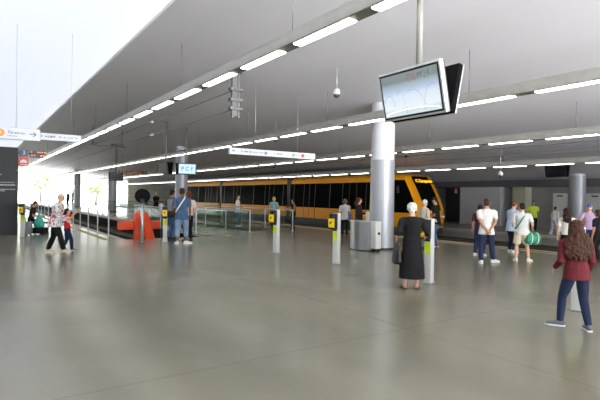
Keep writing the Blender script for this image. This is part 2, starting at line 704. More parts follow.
MB().loft([(0, 0.0, 1.60), (0, 0.03, 1.60)], [0.2, 0.2], 32).build('disc', mat('disc_grey', (24, 24, 26), 0.8, 0, 0.2, spec=0.2), sg, 'auto')
cr = MB()
for a in range(6):
    an = a * PI / 6
    cr.tube([(0.2 * math.cos(an), -0.03, 1.6 + 0.2 * math.sin(an)), (-0.2 * math.cos(an), -0.03, 1.6 - 0.2 * math.sin(an))], 0.008, 6)
cr.ball((0, -0.03, 1.6), (0.05, 0.03, 0.05))
cr.build('grille', SBLK, sg)
MB().span((-0.06, -0.09, 1.36), (0.06, 0.02, 1.5), 0.01).build('lamp_box', BLACK, sg)
MB().span((0.07, -0.05, 1.3), (0.17, 0.04, 1.42), 0.01).build('junction_box', BLACK, sg)

# ------------------------------------------------------------------ glass balustrades
def fence(name, pts, step, h, label, rail=True, group='glass balustrades', rail_mat=None, panes=True):
    o = V((pts[0][0], pts[0][1], 0))
    f = thing(name, label, 'balustrade', o, group=group)
    for a, b in zip(pts[:-1], pts[1:]):
        A, B = V((*a, 0)) - o, V((*b, 0)) - o
        n = max(1, round((B - A).length / step))
        d = (B - A) / n
        u = d.normalized()
        for k in range(n + 1):
            if k == 0 and a is not pts[0]:
                continue
            q = A + d * k
            pm = MB().tube([q, q + V((0, 0, h))], 0.026, 10)
            pm.loft([q, q + V((0, 0, 0.015))], [0.07, 0.07], 14)
            pm.build('post', STEEL_LIGHT, f, 'auto')
        for k in range(n if panes else 0):
            q0, q1 = A + d * k + u * 0.06, A + d * (k + 1) - u * 0.06
            w = V((-u.y, u.x, 0)) * 0.006
            g = MB()
            z0, z1 = 0.12, h - 0.08
            cs = [q0 - w, q1 - w, q1 + w, q0 + w]
            lo = [g.bm.verts.new(c + V((0, 0, z0))) for c in cs]
            hi = [g.bm.verts.new(c + V((0, 0, z1))) for c in cs]
            for i in range(4):
                g.bm.faces.new((lo[i], lo[(i + 1) % 4], hi[(i + 1) % 4], hi[i]))
            g.bm.faces.new(lo)
            g.bm.faces.new(hi)
            g.build('glass_panel', GLASS, f)
        if rail:
            MB().tube([A + V((0, 0, h)), B + V((0, 0, h))], 0.024 if panes else 0.007, 10).build('handrail', rail_mat or STEEL_LIGHT, f, True)


fence('post_railing', [(4.45, 19.7), (4.45, 43.1)], 1.95, 1.02, 'railing of slim steel posts along the left track edge', panes=False, group='steel railings')
fence('glass_balustrade', [(8.0, 29), (8.0, 19.6), (10.6, 19.6), (10.6, 27.2), (12.75, 27.2), (12.75, 19.3)], 2.4, 1.0, 'greenish glass balustrade around the stair opening before the tram')
fence('glass_balustrade', [(8.6, 40.0), (14.2, 40.0)], 1.9, 1.08, 'dark-railed glass balustrade across the central platform, far behind the buffer stop', rail_mat=DARK)

# ------------------------------------------------------------------ ticket validators
def validator(p, rz, label, first=[None]):
    if first[0] is not None:
        return dup(first[0], p, label, rz)
    v = thing('ticket_validator', label, 'validator', p, rz, group='ticket validators')
    first[0] = v
    wbox = MB().span((-0.075, -0.04, 0.0), (0.075, 0.10, 1.26), 0.012)
    wbox.build('pillar', WHITE, v, 'auto')
    MB().span((-0.09, -0.06, 0.0), (0.09, 0.12, 0.02)).build('base_plate', STEEL, v)
    hd = MB().span((-0.10, -0.17, 0.86), (0.075, -0.035, 1.25), 0.015).build('reader', BLACK, v, 'auto')
    MB().prism([(-0.172, 0.9), (-0.21, 0.93), (-0.21, 1.1), (-0.172, 1.13)], -0.09, 0.065, lambda a, b, w: (w, a, b)).build('reader_face', YELLOW, hd)
    MB().prism([(-0.03, 0.985), (-0.01, 1.0), (0.02, 1.04), (0.035, 1.07), (-0.0, 1.05), (-0.04, 1.06), (-0.025, 1.03), (-0.045, 1.0)], -0.216, -0.209, lambda a, b, w: (a - 0.012, w, b)).build('contactless_mark', BLACK, hd)
    MB().span((-0.075, -0.178, 1.15), (0.05, -0.17, 1.23)).build('display', mat('reader_display', (38, 44, 40), 0.15, 0, 0.1), hd)
    MB().span((-0.06, -0.046, 0.58), (0.06, -0.039, 0.80)).build('sticker', LIME, v)
    MB().span((-0.079, -0.02, 0.55), (-0.0745, 0.06, 0.80)).build('side_sticker', LIME, v)
    MB().tube([(-0.06, -0.06, 0.84), (0.06, -0.06, 0.84)], 0.018, 10).build('neck', BLACK, v, True)
    return v


for (px, py, lab, rz) in [(428, 283, 'white ticket validator with lime sticker behind the old woman in black', -78),
                      (335.5, 264, 'white ticket validator with yellow reader before the ticket gate cabinet', -72),
                      (275.5, 253, 'white ticket validator with yellow reader in front of the stair balustrade', -72),
                      (165, 242, 'white ticket validator with yellow reader beside the buffer stop', -20),
                      (22.5, 237, 'white ticket validator with yellow reader against the dark information wall', -20),
                      (577, 311, 'white ticket validator hidden behind the girl in dark red', -80)]:
    p = G(px, py)
    validator((p.x, p.y, 0), math.radians(rz), lab)

# white notice box fixed beside the validator near the buffer: on its own pole
p = G(161, 241)
nb = thing('notice_box', 'small white box on a thin post left of the validator by the buffer stop', 'box', (p.x, p.y, 0), math.radians(-30))
MB().tube([(0, 0, 0), (0, 0, 1.0)], 0.02, 10).build('post', GALV, nb, True)
MB().span((-0.07, -0.05, 0.95), (0.07, 0.05, 1.33), 0.01).build('housing', WHITE, nb, 'auto')

# ------------------------------------------------------------------ steel ticket gate cabinet by the column
gc = thing('gate_cabinet', 'curved stainless steel gate cabinet with white end beside the column', 'ticket gate', (10.15, 10.85, 0))
body = []
for k in range(13):
    a = k / 12
    body.append((-0.02 - 0.16 * math.sin(PI * a) * 0.9, 0.25 + 0.86 * a))
poly = body + [(0.29, 1.11), (0.29, 0.25)]
MB().prism(poly, 0.03, 0.90, lambda u, v, w: (u, v, w)).build('curved_body', STEEL, gc, 'auto')
MB().prism([(u * 1.0 - (0.02 if u < 0.3 else -0.01), v) for u, v in poly], 0.90, 0.925, lambda u, v, w: (u, v, w)).build('top_plate', STEEL_LIGHT, gc, 'auto')
MB().prism([(u + (0.02 if u < 0.3 else -0.02), v) for u, v in poly], 0.0, 0.03, lambda u, v, w: (u, v, w)).build('plinth', DARK, gc)
ep = MB().span((0.06, 0.0, 0.09), (0.29, 0.25, 0.93), 0.02).build('end_panel', WHITE, gc, 'auto')
MB().loft([(0.18, 0.002, 0.56), (0.18, -0.012, 0.56)], [0.045, 0.045], 20).build('reader_button', BLACK, ep, 'auto')
MB().span((0.09, 0.04, 0.0), (0.26, 0.22, 0.09)).build('foot', BLACK, gc)

# ------------------------------------------------------------------ screens
def screen_box(parent, w, h, name, face_mat, mw, bez=STEEL_LIGHT, cover=None):
    """flat screen: local x width, y up, z out of the face"""
    th = 0.02 if cover is not None else 0.07
    b = MB().box((0, 0, -th / 2), (w, h, th), None, 0.008).build(name, bez, parent, 'auto')
    b.matrix_local = mw
    i = MB().box((0, 0, 0.002), (w - 0.05, h - 0.05, 0.006)).build('inner_bezel', BLACK, b)
    f = MB().box((0, 0, 0.006), (w - 0.10, h - 0.10, 0.004)).build('display', face_mat, b)
    k = MB().box((0, 0, -0.055), (w - 0.012, h - 0.012, 0.075), None, 0.008).build('back_cover', cover or BLACK, b, 'auto')
    return b


def big_screen_material():  # tones combine screen content with the hall's reflection painted in
    M = bpy.data.materials.new('picture_with_reflection')
    M.use_nodes = True
    nt = M.node_tree
    b = nt.nodes['Principled BSDF']
    tc = nt.nodes.new('ShaderNodeTexCoord')
    sep = nt.nodes.new('ShaderNodeSeparateXYZ')
    nt.links.new(tc.outputs['Generated'], sep.inputs[0])
    r = nt.nodes.new('ShaderNodeValToRGB')
    e = r.color_ramp.elements
    e[0].position, e[0].color = 0.0, lin((205, 218, 218))
    e[1].position, e[1].color = 1.0, lin((128, 138, 140))
    for p_, c_ in ((0.12, (196, 212, 214)), (0.18, (222, 230, 236)), (0.48, (206, 218, 232)), (0.62, (168, 186, 208)), (0.74, (150, 164, 172)), (0.82, (120, 132, 132))):
        q = e.new(p_)
        q.color = lin(c_)
    nt.links.new(sep.outputs['Y'], r.inputs['Fac'])
    b.inputs['Base Color'].default_value = (0.02, 0.02, 0.02, 1)
    b.inputs['Roughness'].default_value = 0.15
    nt.links.new(r.outputs['Color'], b.inputs['Emission Color'])
    b.inputs['Emission Strength'].default_value = 1.2
    return M


def twin_screens(center, along, tilt, label, w, h, gap, face_front, face_back, pole_d=0.09, pole_off=0.0, bez=None):
    """two screens back to back in a V under a ceiling pole; the front one looks towards `out`"""
    c = V(center)
    al = V(along).normalized()
    out = al.cross(V((0, 0, 1)))           # front screen normal
    root = thing('twin_screens', label, 'screen', c, group='hanging twin screens')
    parts = []
    for sgn, fm in ((1, face_front), (-1, face_back)):
        n = out * sgn
        tl = n * math.cos(tilt) - V((0, 0, 1)) * math.sin(tilt)
        up = V((0, 0, 1)) * math.cos(tilt) + n * math.sin(tilt)
        x = up.cross(tl)
        mm = Matrix((x, up, tl)).transposed().to_4x4()
        mm.translation = n * gap
        parts.append(screen_box(root, w, h, 'screen', fm, mm, bez or STEEL_LIGHT, None if fm is BIG else SCRB))
    po = al * pole_off
    zc = ceil_z(c.x + po.x) - c.z if c.x > S0 else ceil_z(S0) - c.z
    MB().tube([po + V((0, 0, -h * 0.3)), po + V((0, 0, zc + 0.02))], pole_d / 2, 16).build('pole', POLEM, root, True)
    MB().loft([po + V((0, 0, zc - 0.02)), po + V((0, 0, zc + 0.02))], [pole_d, pole_d], 16).build('ceiling_plate', GALV, root, 'auto')
    MB().box((0, 0, -0.05), (0.12, 0.12, 0.2), Matrix.Rotation(math.atan2(al.y, al.x), 3, 'Z')).build('mounting_bracket', DARK, root)
    return root, parts


POLEM = mat('pole_paint_grey', (126, 124, 118), 0.5, 0.2, 0.06)
DARKSCREEN = mat('dark_screen', (18, 19, 22), 0.2, 0, 0.1)
BIG = big_screen_material()
tv, prt = twin_screens((4.68, 4.23, 2.97), (0, -1, 0), math.radians(13), 'large tilted twin screens with a pale picture and painted reflection, on the nearest ceiling pole', 1.02, 0.62, 0.16, BIG, DARKSCREEN, 0.085, 0.0)
INK = mat('screen_ink_grey', (150, 166, 176), 0.4, 0, 0.05)
INKR = mat('screen_ink_red', (150, 104, 104), 0.4, 0, 0.05)
INKG = mat('screen_ink_green', (110, 130, 120), 0.4, 0, 0.05)
# picture marks on the front screen: arcs, a pale road line, a row of small coloured figures
fs = prt[0]


def arc(cx, cy, rx, ry, a0, a1, th, n=14):
    q = []
    for k in range(n + 1):
        a = a0 + (a1 - a0) * k / n
        q.append((cx + rx * math.cos(a), cy + ry * math.sin(a), 0.0095))
    return q


am = MB()
for A in (arc(0.04, -0.26, 0.2, 0.30, PI * 0.1, PI * 0.62, 1), arc(0.36, -0.2, 0.14, 0.26, PI * 0.45, PI * 1.05, 1), arc(-0.16, -0.22, 0.08, 0.28, -0.1, PI * 0.7, 1), arc(-0.36, -0.18, 0.1, 0.2, 0.2, PI * 0.8, 1)):
    am.tube(A, 0.0032, 6)
am.build('picture_lines', INK, fs)
MB().tube(arc(0.0, -0.24, 0.44, 0.05, PI * 0.95, PI * 0.05, 1), 0.007, 6).build('picture_road', emit('picture_white', (255, 255, 255), 0.9), fs)
cm = MB()
cg2 = MB()
for k, x in enumerate((0.02, 0.10, 0.27)):
    (cm if k < 2 else cg2).tube(arc(x, 0.19, 0.028, 0.04, 0.3, PI * 1.9, 1, 10), 0.007, 6)
for x in (0.17, 0.22, 0.33):
    cg2.box((x, 0.20, 0.0095), (0.035, 0.05, 0.003))
cm.build('picture_figures', INKR, fs)
cg2.build('picture_blocks', INKG, fs)

twin_screens((22.0, 11.6, 2.98), (0, -1, 0), math.radians(13), 'dark twin screens hanging over the right tracks near the far column', 0.95, 0.56, 0.16, DARKSCREEN, DARKSCREEN, 0.1, 0.1, DARK)
LITBLUE = emit('lit_blue_screen', (176, 206, 236), 0.7)
q = 8.75
tv2, pr2 = twin_screens((q, 22.8, 2.93), (1, 0, 0), math.radians(4), 'lit blue display reading P C F above the group in denim', 0.95, 0.56, 0.14, LITBLUE, DARKSCREEN, 0.09, 0, DARK)
text('P C F', 0.27, mat('screen_text_navy', (40, 62, 92), 0.5), 'lettering', pr2[0], Matrix.Translation((0, 0, 0.01)))
twin_screens((7.6, 22.4, 2.9), (0.1, -1, 0), math.radians(6), 'dark twin screens seen edge-on left of the lit blue display', 0.95, 0.56, 0.14, DARKSCREEN, DARKSCREEN, 0.09, 0, DARK)
twin_screens((8.7, 36.4, 2.9), (1, 0, 0), math.radians(5), 'dark twin screens in front of the third column and the daylight', 0.95, 0.6, 0.14, DARKSCREEN, DARKSCREEN, 0.09, 0, DARK)

# orange dot-matrix departure boards
LED = emit('amber_led', (255, 140, 70), 0.45)


def led_board(s, t, z, w, h, label, lines, arm=0.0):
    b = thing('departure_board', label, 'departure board', (s, t, z), group='amber departure boards')
    MB().box((0, 0, 0), (w, 0.12, h), None, 0.01).build('housing', BLACK, b)
    zc = ceil_z(max(s, S0)) - z
    if arm:
        MB().span((-w / 2 - arm, -0.03, -0.03), (-w / 2 + 0.02, 0.03, 0.03)).build('wall_arm', DARK, b)
    for x in (() if arm else (-w * 0.35, w * 0.35)):
        MB().tube([(x, 0, h / 2 - 0.02), (x, 0, zc + 0.05)], 0.012, 8).build('suspension_rod', WIRE, b, True)
    rng = random.Random(int(t * 10))
    lm = MB()
    for k in range(lines):
        zz = h * (0.5 - (k + 0.5) / lines)
        x = -w * 0.45
        while x < w * 0.42:
            l = rng.uniform(0.03, 0.09)
            lm.box((x + l / 2, -0.064, zz), (l, 0.008, h / lines * 0.36))
            x += l + 0.03 + (0.15 if rng.random() < 0.2 else 0)
    lm.build('led_lines', LED, b)


led_board(2.24, 22.1, 3.22, 0.56, 0.28, 'small black departure board with amber line behind the dome sign', 2, 0.41)
led_board(10.45, 38.5, 3.36, 2.2, 0.2, 'amber departure board hung far off beside the third column', 2)

# ------------------------------------------------------------------ hanging direction signs
SIGNW = mat('sign_white', (200, 203, 208), 0.35, 0, 0.015)
SIGNTXT = mat('sign_grey_text', (120, 128, 146), 0.5)
NAVY = mat('sign_navy', (52, 62, 110), 0.5)
SGREEN = mat('sign_green', (120, 170, 130), 0.5)
SRED = mat('sign_red', (196, 70, 60), 0.5)
SORANGE = mat('sign_orange', (246, 130, 40), 0.5)


def hang_sign(s0, s1, t, z0, z1, label, rods=(0.12, 0.88)):
    w = s1 - s0
    r = thing('direction_sign', label, 'sign', (s0, t, z0), group='hanging direction signs')
    b = MB().span((0, -0.05, 0), (w, 0.05, z1 - z0), 0.008).build('board', SIGNW, r)
    for f in rods:
        zc = ceil_z(max(S0, s0 + w * f)) - z0 + (0.02 if s0 + w * f > S0 else 0.06)
        MB().tube([(w * f, 0, z1 - z0 - 0.01), (w * f, 0, zc)], 0.005, 8).build('suspension_rod', STEEL_LIGHT, r, True)
    return r, b


def disc(x, z, r, material, parent, name='line_disc', y=-0.054):
    return MB().loft([(x, -0.049, z), (x, y, z)], [r, r], 20).build(name, material, parent, 'auto')


def strokes(parent, x0, x1, z, h, seed):
    rng = random.Random(seed)
    mm_ = MB()
    x = x0
    while x < x1:
        l = rng.uniform(0.02, 0.06)
        mm_.box((x + l / 2, -0.0515, z + rng.uniform(-0.1, 0.1) * h), (l, 0.004, h * rng.uniform(0.5, 1)))
        x += l + 0.014 + (0.04 if rng.random() < 0.25 else 0)
    return mm_.build('lettering', SIGNTXT, parent)


A = G(229, 154, 2.86)
sr, sb = hang_sign(A.x, A.x + 3.05, A.y, 2.86, 3.05, 'long white hanging sign with green and red discs above the platform', (0.28, 0.78))
strokes(sb, 0.08, 0.16, 0.1, 0.05, 1)
strokes(sb, 0.36, 0.66, 0.1, 0.06, 2)
strokes(sb, 0.70, 1.1, 0.1, 0.03, 3)
strokes(sb, 1.5, 1.75, 0.1, 0.05, 4)
strokes(sb, 2.3, 2.42, 0.1, 0.03, 6)
strokes(sb, 2.65, 2.85, 0.1, 0.03, 7)
disc(1.2, 0.095, 0.05, SIGNTXT, sb)
disc(2.2, 0.095, 0.055, SGREEN, sb)
disc(2.55, 0.095, 0.055, SRED, sb)

A = G(40, 141.5, 2.62)
sr, sb = hang_sign(A.x - 1.7, A.x, A.y, 2.62, 2.62 + 0.215, 'near white hanging sign with orange disc reading Fânzeres and an arrow', (0.2, 0.5))
od = disc(1.7 - 0.64, 0.112, 0.07, SORANGE, sb)
MB().loft([(1.7 - 0.64, -0.055, 0.112), (1.7 - 0.64, -0.057, 0.112)], [0.033, 0.033], 18).build('disc_centre', mat('disc_pale', (250, 190, 130), 0.5), od)
text('Fânzeres', 0.076, NAVY, 'lettering', sb, frame((1.7 - 0.385, -0.051, 0.125), (1, 0, 0), (0, 0, 1)))
MB().span((1.7 - 0.53, -0.053, 0.058), (1.7 - 0.36, -0.049, 0.068)).build('subtitle_line', SIGNTXT, sb)
ar = MB()
ar.box((1.7 - 0.13, -0.0515, 0.115), (0.09, 0.004, 0.014))
ar.prism([(1.7 - 0.125, 0.158), (1.7 - 0.08, 0.115), (1.7 - 0.125, 0.072), (1.7 - 0.108, 0.072), (1.7 - 0.06, 0.115), (1.7 - 0.108, 0.158)], -0.0535, -0.0495, lambda u, v, w: (u, w, v))
ar.build('arrow', NAVY, sb)

A = G(81, 142.6, 2.95)
sr, sb = hang_sign(A.x - 1.9, A.x, A.y, 2.95, 3.12, 'thinner white hanging sign farther behind the Fânzeres sign', (0.25, 0.88))
strokes(sb, 0.95, 1.02, 0.09, 0.06, 21)
strokes(sb, 1.08, 1.3, 0.09, 0.05, 22)
strokes(sb, 1.38, 1.8, 0.09, 0.03, 23)

# platform number and dome plates projecting from the dark wall
pl = thing('platform_number_sign', 'dark teal square sign with a white 3 at the dark wall edge', 'sign', (LW_S, LW_T - 0.04, 3.09))
pb = MB().span((0.02, -0.03, 0.0), (0.34, 0.03, 0.27), 0.005).build('plate', mat('teal_plate', (24, 58, 78), 0.4), pl)
text('3', 0.23, WHITE, 'numeral', pb, frame((0.18, -0.031, 0.135), (1, 0, 0), (0, 0, 1)))
MB().span((-0.02, -0.02, 0.08), (0.03, 0.06, 0.2)).build('bracket', DARK, pl)
pl2 = thing('shelter_sign', 'red square sign with a white dome below the number plate', 'sign', (LW_S, LW_T - 0.04, 2.70))
pb2 = MB().span((0.0, -0.03, 0.0), (0.35, 0.03, 0.36), 0.005).build('plate', mat('red_plate', (206, 52, 48), 0.4), pl2)
dm = [(0.175 + 0.12 * math.cos(PI * k / 16), 0.14 + 0.12 * math.sin(PI * k / 16)) for k in range(17)]
MB().prism(dm, -0.034, -0.029, lambda u, v, w: (u, w, v)).build('dome_symbol', WHITE, pb2)
MB().span((0.06, -0.034, 0.055), (0.29, -0.029, 0.08)).build('dome_bar', WHITE, pb2)
MB().span((-0.02, -0.02, 0.12), (0.01, 0.06, 0.24)).build('bracket', DARK, pl2)
wt = thing('wall_lettering', 'small pale lines of lettering on the dark information wall', 'lettering', (0, LW_T, 0))
for z, x0, x1, h in ((2.05, 0.82, 1.38, 0.025), (1.95, 0.82, 1.45, 0.05), (1.78, 0.82, 1.46, 0.03), (1.72, 0.82, 1.1, 0.03), (2.35, 0.5, 1.0, 0.03)):
    rng = random.Random(int(z * 100))
    lm = MB()
    x = x0
    while x < x1:
        l = rng.uniform(0.02, 0.06)
        lm.box((x + l / 2, -0.003, z), (l, 0.006, h))
        x += l + 0.015
    lm.build('text_line', mat('pale_letters', (190, 192, 194), 0.5), wt)

# small red and white pictogram plate on the far wall
A = G(457, 188)
sd = 27.0
ws = thing('pictogram_sign', 'small red and white pictogram plate hanging at the far wall', 'sign', (BACK - 0.03, b460 + 0.3, 2.2), 0)
pp = MB().span((-0.02, -0.13, -0.20), (0.02, 0.13, 0.16)).build('plate', SRED, ws)
MB().span((-0.026, -0.09, -0.16), (-0.019, 0.09, -0.02)).build('pictogram', WHITE, pp)
MB().loft([(-0.019, 0, 0.07), (-0.026, 0, 0.07)], [0.06, 0.06], 16).build('pictogram_disc', WHITE, pp)

# ------------------------------------------------------------------ pendant cameras
def pendant(px, pyb, s, label):
    r_ = (px - 300) / F_PX
    d = s / (0.563 + 0.826 * r_)
    t = d * (0.826 - 0.563 * r_)
    P0 = V((s, t, 0))
    z = height_at(P0, px, pyb)
    c = thing('pendant_camera', label, 'camera', (s, t, z), group='white pendant cameras')
    MB().tube([(0, 0, 0.2), (0, 0, ceil_z(s) - z + 0.02)], 0.014, 8).build('rod', STEEL_LIGHT, c, True)
    MB().loft([(0, 0, 0.09), (0, 0, 0.14), (0, 0, 0.22), (0, 0, 0.25)], [0.095, 0.1, 0.085, 0.03], 20).build('housing', WHITE, c, True)
    MB().loft([(0, 0, 0.09), (0, 0, 0.05), (0, 0, 0.015), (0, 0, 0.0)], [0.085, 0.08, 0.05, 0.01], 20).build('dome', mat('dome_smoke', (70, 72, 74), 0.15), c, True)


pendant(335, 98, 7.9, 'white pendant camera hanging high, left of the twin screens')
pendant(500, 177.5, 18.0, 'white pendant camera hanging above the man with hands behind back')
pendant(275, 142, 10.4, 'white pendant camera hanging just above the long white sign')

# ------------------------------------------------------------------ overhead wires
def wire_pt(px, py, s):
    r_ = (px - 300) / F_PX
    d = s / (0.563 + 0.826 * r_)
    P0 = V((s, d * (0.826 - 0.563 * r_), 0))
    P0.z = height_at(P0, px, py)
    return P0


B = wire_pt(234, 118, 6.35)
an = thing('wire_anchor_bracket', 'grey steel wire anchor bracket hanging from the ceiling', 'bracket', B)
top = ceil_z(B.x) - B.z
for x in (-0.09, 0.09):
    MB().span((x - 0.025, -0.05, 0), (x + 0.025, 0.05, top + 0.02)).build('channel', GALV, an)
MB().span((-0.07, -0.02, 0.05), (0.07, 0.02, top - 0.03)).build('web_plate', GALV, an)
for z in (0.22, 0.48, 0.78):
    MB().span((-0.19, -0.09, z), (0.19, 0.09, z + 0.09), 0.01).build('cross_clamp', GALV, an)
    for x in (-0.16, 0.16):
        MB().tube([(x, -0.12, z + 0.045), (x, 0.12, z + 0.045)], 0.02, 8).build('bolt', STEEL, an)
MB().span((-0.18, -0.1, top - 0.02), (0.18, 0.1, top + 0.015)).build('ceiling_plate', GALV, an)
for (z, lab) in ((0.82, 'upper overhead wire running from the anchor bracket along the left track'), (0.26, 'lower overhead wire running from the anchor bracket along the left track')):
    w_ = thing('overhead_wire', lab, 'wire', (B.x, B.y + 0.1, B.z + z), group='wires on the anchor bracket')
    ln = 60 - B.y
    MB().tube([(0, 0, 0), (0, 7.6, -0.01)], 0.014, 8).build('tension_rod', WIRE, w_, True)
    MB().loft([(0, 7.6, 0), (0, 7.62, 0), (0, 7.85, 0), (0, 7.87, 0)], [0.03, 0.06, 0.06, 0.03], 12).build('insulator', WHITE, w_, True)
    MB().tube([(0, 7.87, 0), (0, ln * 0.5, -0.03), (0, ln, -0.1)], 0.014, 8).build('line', WIRE, w_, True)
PU = wire_pt(108, 146, 6.2)
pu = thing('wire_support_arm', 'dark overhead wire support arm hanging left of the second wire insulator', 'bracket', PU)
MB().tube([(-0.9, 0, 0), (0.9, 0, 0)], 0.035, 10).build('arm', WIRE, pu, True)
for x in (-0.8, 0.7):
    MB().tube([(x, 0, 0), (x, 0, ceil_z(PU.x + x) - PU.z + 0.02)], 0.025, 8).build('hanger', WIRE, pu, True)
MB().box((0.3, 0, 0.08), (0.35, 0.1, 0.12)).build('clamp', DARK, pu)

for s, z0, lab in ((16.9, 3.62, 'thick overhead wire above the empty right-hand track'), (20.7, 3.42, 'overhead contact wire above the yellow tram')):
    w_ = thing('overhead_wire', lab, 'wire', (s, 0, z0), group='wires over the right tracks')
    MB().tube([(0, -12, 0), (0, 30, 0), (0, 72, 0)], 0.022, 8).build('line', WIRE, w_, True)
    if s < 18:
        MB().tube([(0, -12, -0.28), (0, 30, -0.3), (0, 72, -0.28)], 0.012, 8).build('contact_line', WIRE, w_, True)
    for k in range(7):
        t = -8 + k * 12 + (3 if s > 18 else 0)
        h_ = MB().tube([(0, t, -0.3 if s < 18 else 0), (0, t, ceil_z(s) - z0 + 0.01)], 0.014, 8).build('hanger', WIRE, w_, True)
        MB().tube([(-0.05, t, 0), (0.05, t, 0)], 0.06, 12).build('pulley', DARK, h_, 'auto')

# ------------------------------------------------------------------ doors, stair rail at the far wall
DOORM = mat('pale_steel_door', (226, 228, 228), 0.5, 0.1, 0.03, 2)
k = 1
for (pa, pb_) in ((553, 567), (586, 604)):
    t0, t1 = wall_t(pb_, BACK + 0.85), wall_t(pa, BACK + 0.85)
    d_ = MB().span((BACK + 0.84, t0, 0), (BACK + 0.92, t1, 2.05)).build('door_%d' % k, DOORM, None, False, 'structure')
    hm = (t0 + t1) / 2
    MB().span((BACK + 0.81, hm - 0.16, 1.86), (BACK + 0.84, hm + 0.16, 1.93)).build('vent_slot', BLACK, d_)
    MB().span((BACK + 0.80, t0 + 0.08, 0.98), (BACK + 0.84, t0 + 0.12, 1.16)).build('door_handle', STEEL, d_)
    k += 1
hr = thing('stair_handrail', 'brass-toned sloping stair handrail in the dark bay behind the far platform', 'handrail', (BACK + 1.2, b523 - 0.1, 1.1))
bay = b523 - b550 - 0.9
BRASS = mat('worn_brass', (150, 134, 84), 0.45, 0.5, 0.1)
MB().tube([(0, 0, 0), (0.2, -0.2, 0.15), (0.5, -bay * 0.9, 1.35)], 0.03, 10).build('rail', BRASS, hr, True)
MB().tube([(0, -0.02, 0), (0, -0.02, -1.1)], 0.025, 10).build('post', BRASS, hr, True)
MB().tube([(0.5, -bay * 0.9, 1.35), (0.5, -bay * 0.9, -1.1)], 0.025, 10).build('post', BRASS, hr, True)
fixture = thing('soffit_lamp', 'round white lamp under the soffit left of the far column', 'lamp', (25.0, wall_t(551, 25.0), ceil_z(25.0)))
MB().loft([(0, 0, 0.01), (0, 0, -0.05)], [0.22, 0.2], 24).build('body', WHITE, fixture, 'auto')
MB().loft([(0, 0, -0.05), (0, 0, -0.065)], [0.17, 0.15], 24).build('diffuser', emit('lamp_white', (255, 248, 235), 10.0), fixture, 'auto')

# ------------------------------------------------------------------ the tram
TY = mat('tram_yellow', (218, 146, 8), 0.5, 0, 0.03, 2, spec=0.25)
TG = mat('tram_black_glass', (11, 13, 12), 0.12, 0, 0.1, 3, spec=0.5)
TG.node_tree.nodes['Principled BSDF'].inputs['IOR'].default_value = 1.025
TK = mat('tram_black_trim', (18, 18, 19), 0.5, 0, 0.12)
TGR = mat('tram_grey_skirt', (66, 68, 70), 0.5, 0.1, 0.1)
TSW, TS0, TFRONT, TTAIL = 2.65, 19.3, 17.7, 53.0
tr = thing('tram', 'yellow and black articulated tram standing at the far track', 'tram', (TS0 + TSW / 2, TFRONT, 0))
HW = TSW / 2
SIDE = [(-HW + 0.02, -0.30), (-HW, 0.20), (-HW, 0.92), (-HW + 0.03, 1.7), (-HW + 0.09, 2.56), (-HW + 0.13, 2.84), (-HW + 0.32, 3.02)]


def tram_strip(i0, i1, y0, y1, name, m_, out=0.0):
    pts = SIDE[i0:i1 + 1]
    for sg_ in (1, -1):
        b = MB()
        poly = [((u - out) * sg_, v) for u, v in pts] + [((pts[-1][0] + 0.06) * sg_, pts[-1][1]), ((pts[0][0] + 0.06) * sg_, pts[0][1])]
        b.prism(poly, y0, y1, lambda u, v, w: (u, w, v))
        b.build(name, m_, tr)


mods = [(3.4, 11.9), (12.5, 23.6), (24.2, 35.3)]
for (y0, y1) in mods:
    tram_strip(0, 1, y0, y1, 'skirt', TK)
    tram_strip(1, 2, y0, y1, 'lower_panel', TY)
    tram_strip(2, 4, y0, y1, 'window_band', TG)
    tram_strip(4, 6, y0, y1, 'cantrail', TY)
    MB().span((-HW + 0.25, y0, 2.98), (HW - 0.25, y1, 3.06)).build('roof', TGR, tr)
    MB().span((-HW + 0.12, y0, -0.25), (HW - 0.12, y1, 0.15)).build('floor_pan', TK, tr)
    MB().span((-HW + 0.2, y1 - 0.06, 0.1), (HW - 0.2, y1, 3.0)).build('end_wall', TK, tr)
    MB().span((-HW + 0.2, y0, 0.1), (HW - 0.2, y0 + 0.06, 3.0)).build('end_wall', TK, tr)
    L_ = y1 - y0
    for f in (0.22, 0.72):
        yc = y0 + L_ * f
        d_ = MB()
        d_.span((-HW - 0.012, yc - 0.66, 0.22), (-HW + 0.02, yc + 0.66, 0.93))
        d_.build('door', TY, tr)
        for e in (-0.66, 0.0, 0.66):
            tram_strip(1, 4, yc + e - 0.02, yc + e + 0.02, 'door_seam', TK, 0.016)
    for f in (0.04, 0.45, 0.95):
        tram_strip(2, 4, y0 + L_ * f - 0.03, y0 + L_ * f + 0.03, 'window_mullion', TK, 0.005)
    # passengers' grab poles and ceiling lamps seen as pale marks through dark glass are left to reflections
    for f in (0.3, 0.7):
        b = MB().span((-HW + 0.45, y0 + L_ * f - 1.2, 3.05), (HW - 0.45, y0 + L_ * f + 1.2, 3.34), 0.05)
        b.build('roof_unit', TGR, tr)
    for f in (0.14, 0.5, 0.84):
        for sx in (-0.75, 0.75):
            MB().loft([(sx - 0.06, y0 + L_ * f, -0.08), (sx + 0.06, y0 + L_ * f, -0.08)], [0.3, 0.3], 20).build('wheel', RAILM, tr, 'auto')
for (a, b_) in ((11.9, 12.5), (23.6, 24.2)):
    bl = MB()
    n = 5
    for q in range(n):
        y = a + (b_ - a) * (q + 0.5) / n
        bl.span((-HW + 0.1 - 0.03 * (q % 2), y - 0.055, -0.1), (HW - 0.1 + 0.03 * (q % 2), y + 0.055, 2.95))
    bl.build('bellows', TK, tr)
pg = MB()
pg.tube([(0, 7.0, 3.12), (0, 6.2, 3.22), (0, 7.0, 3.36)], 0.025, 8)
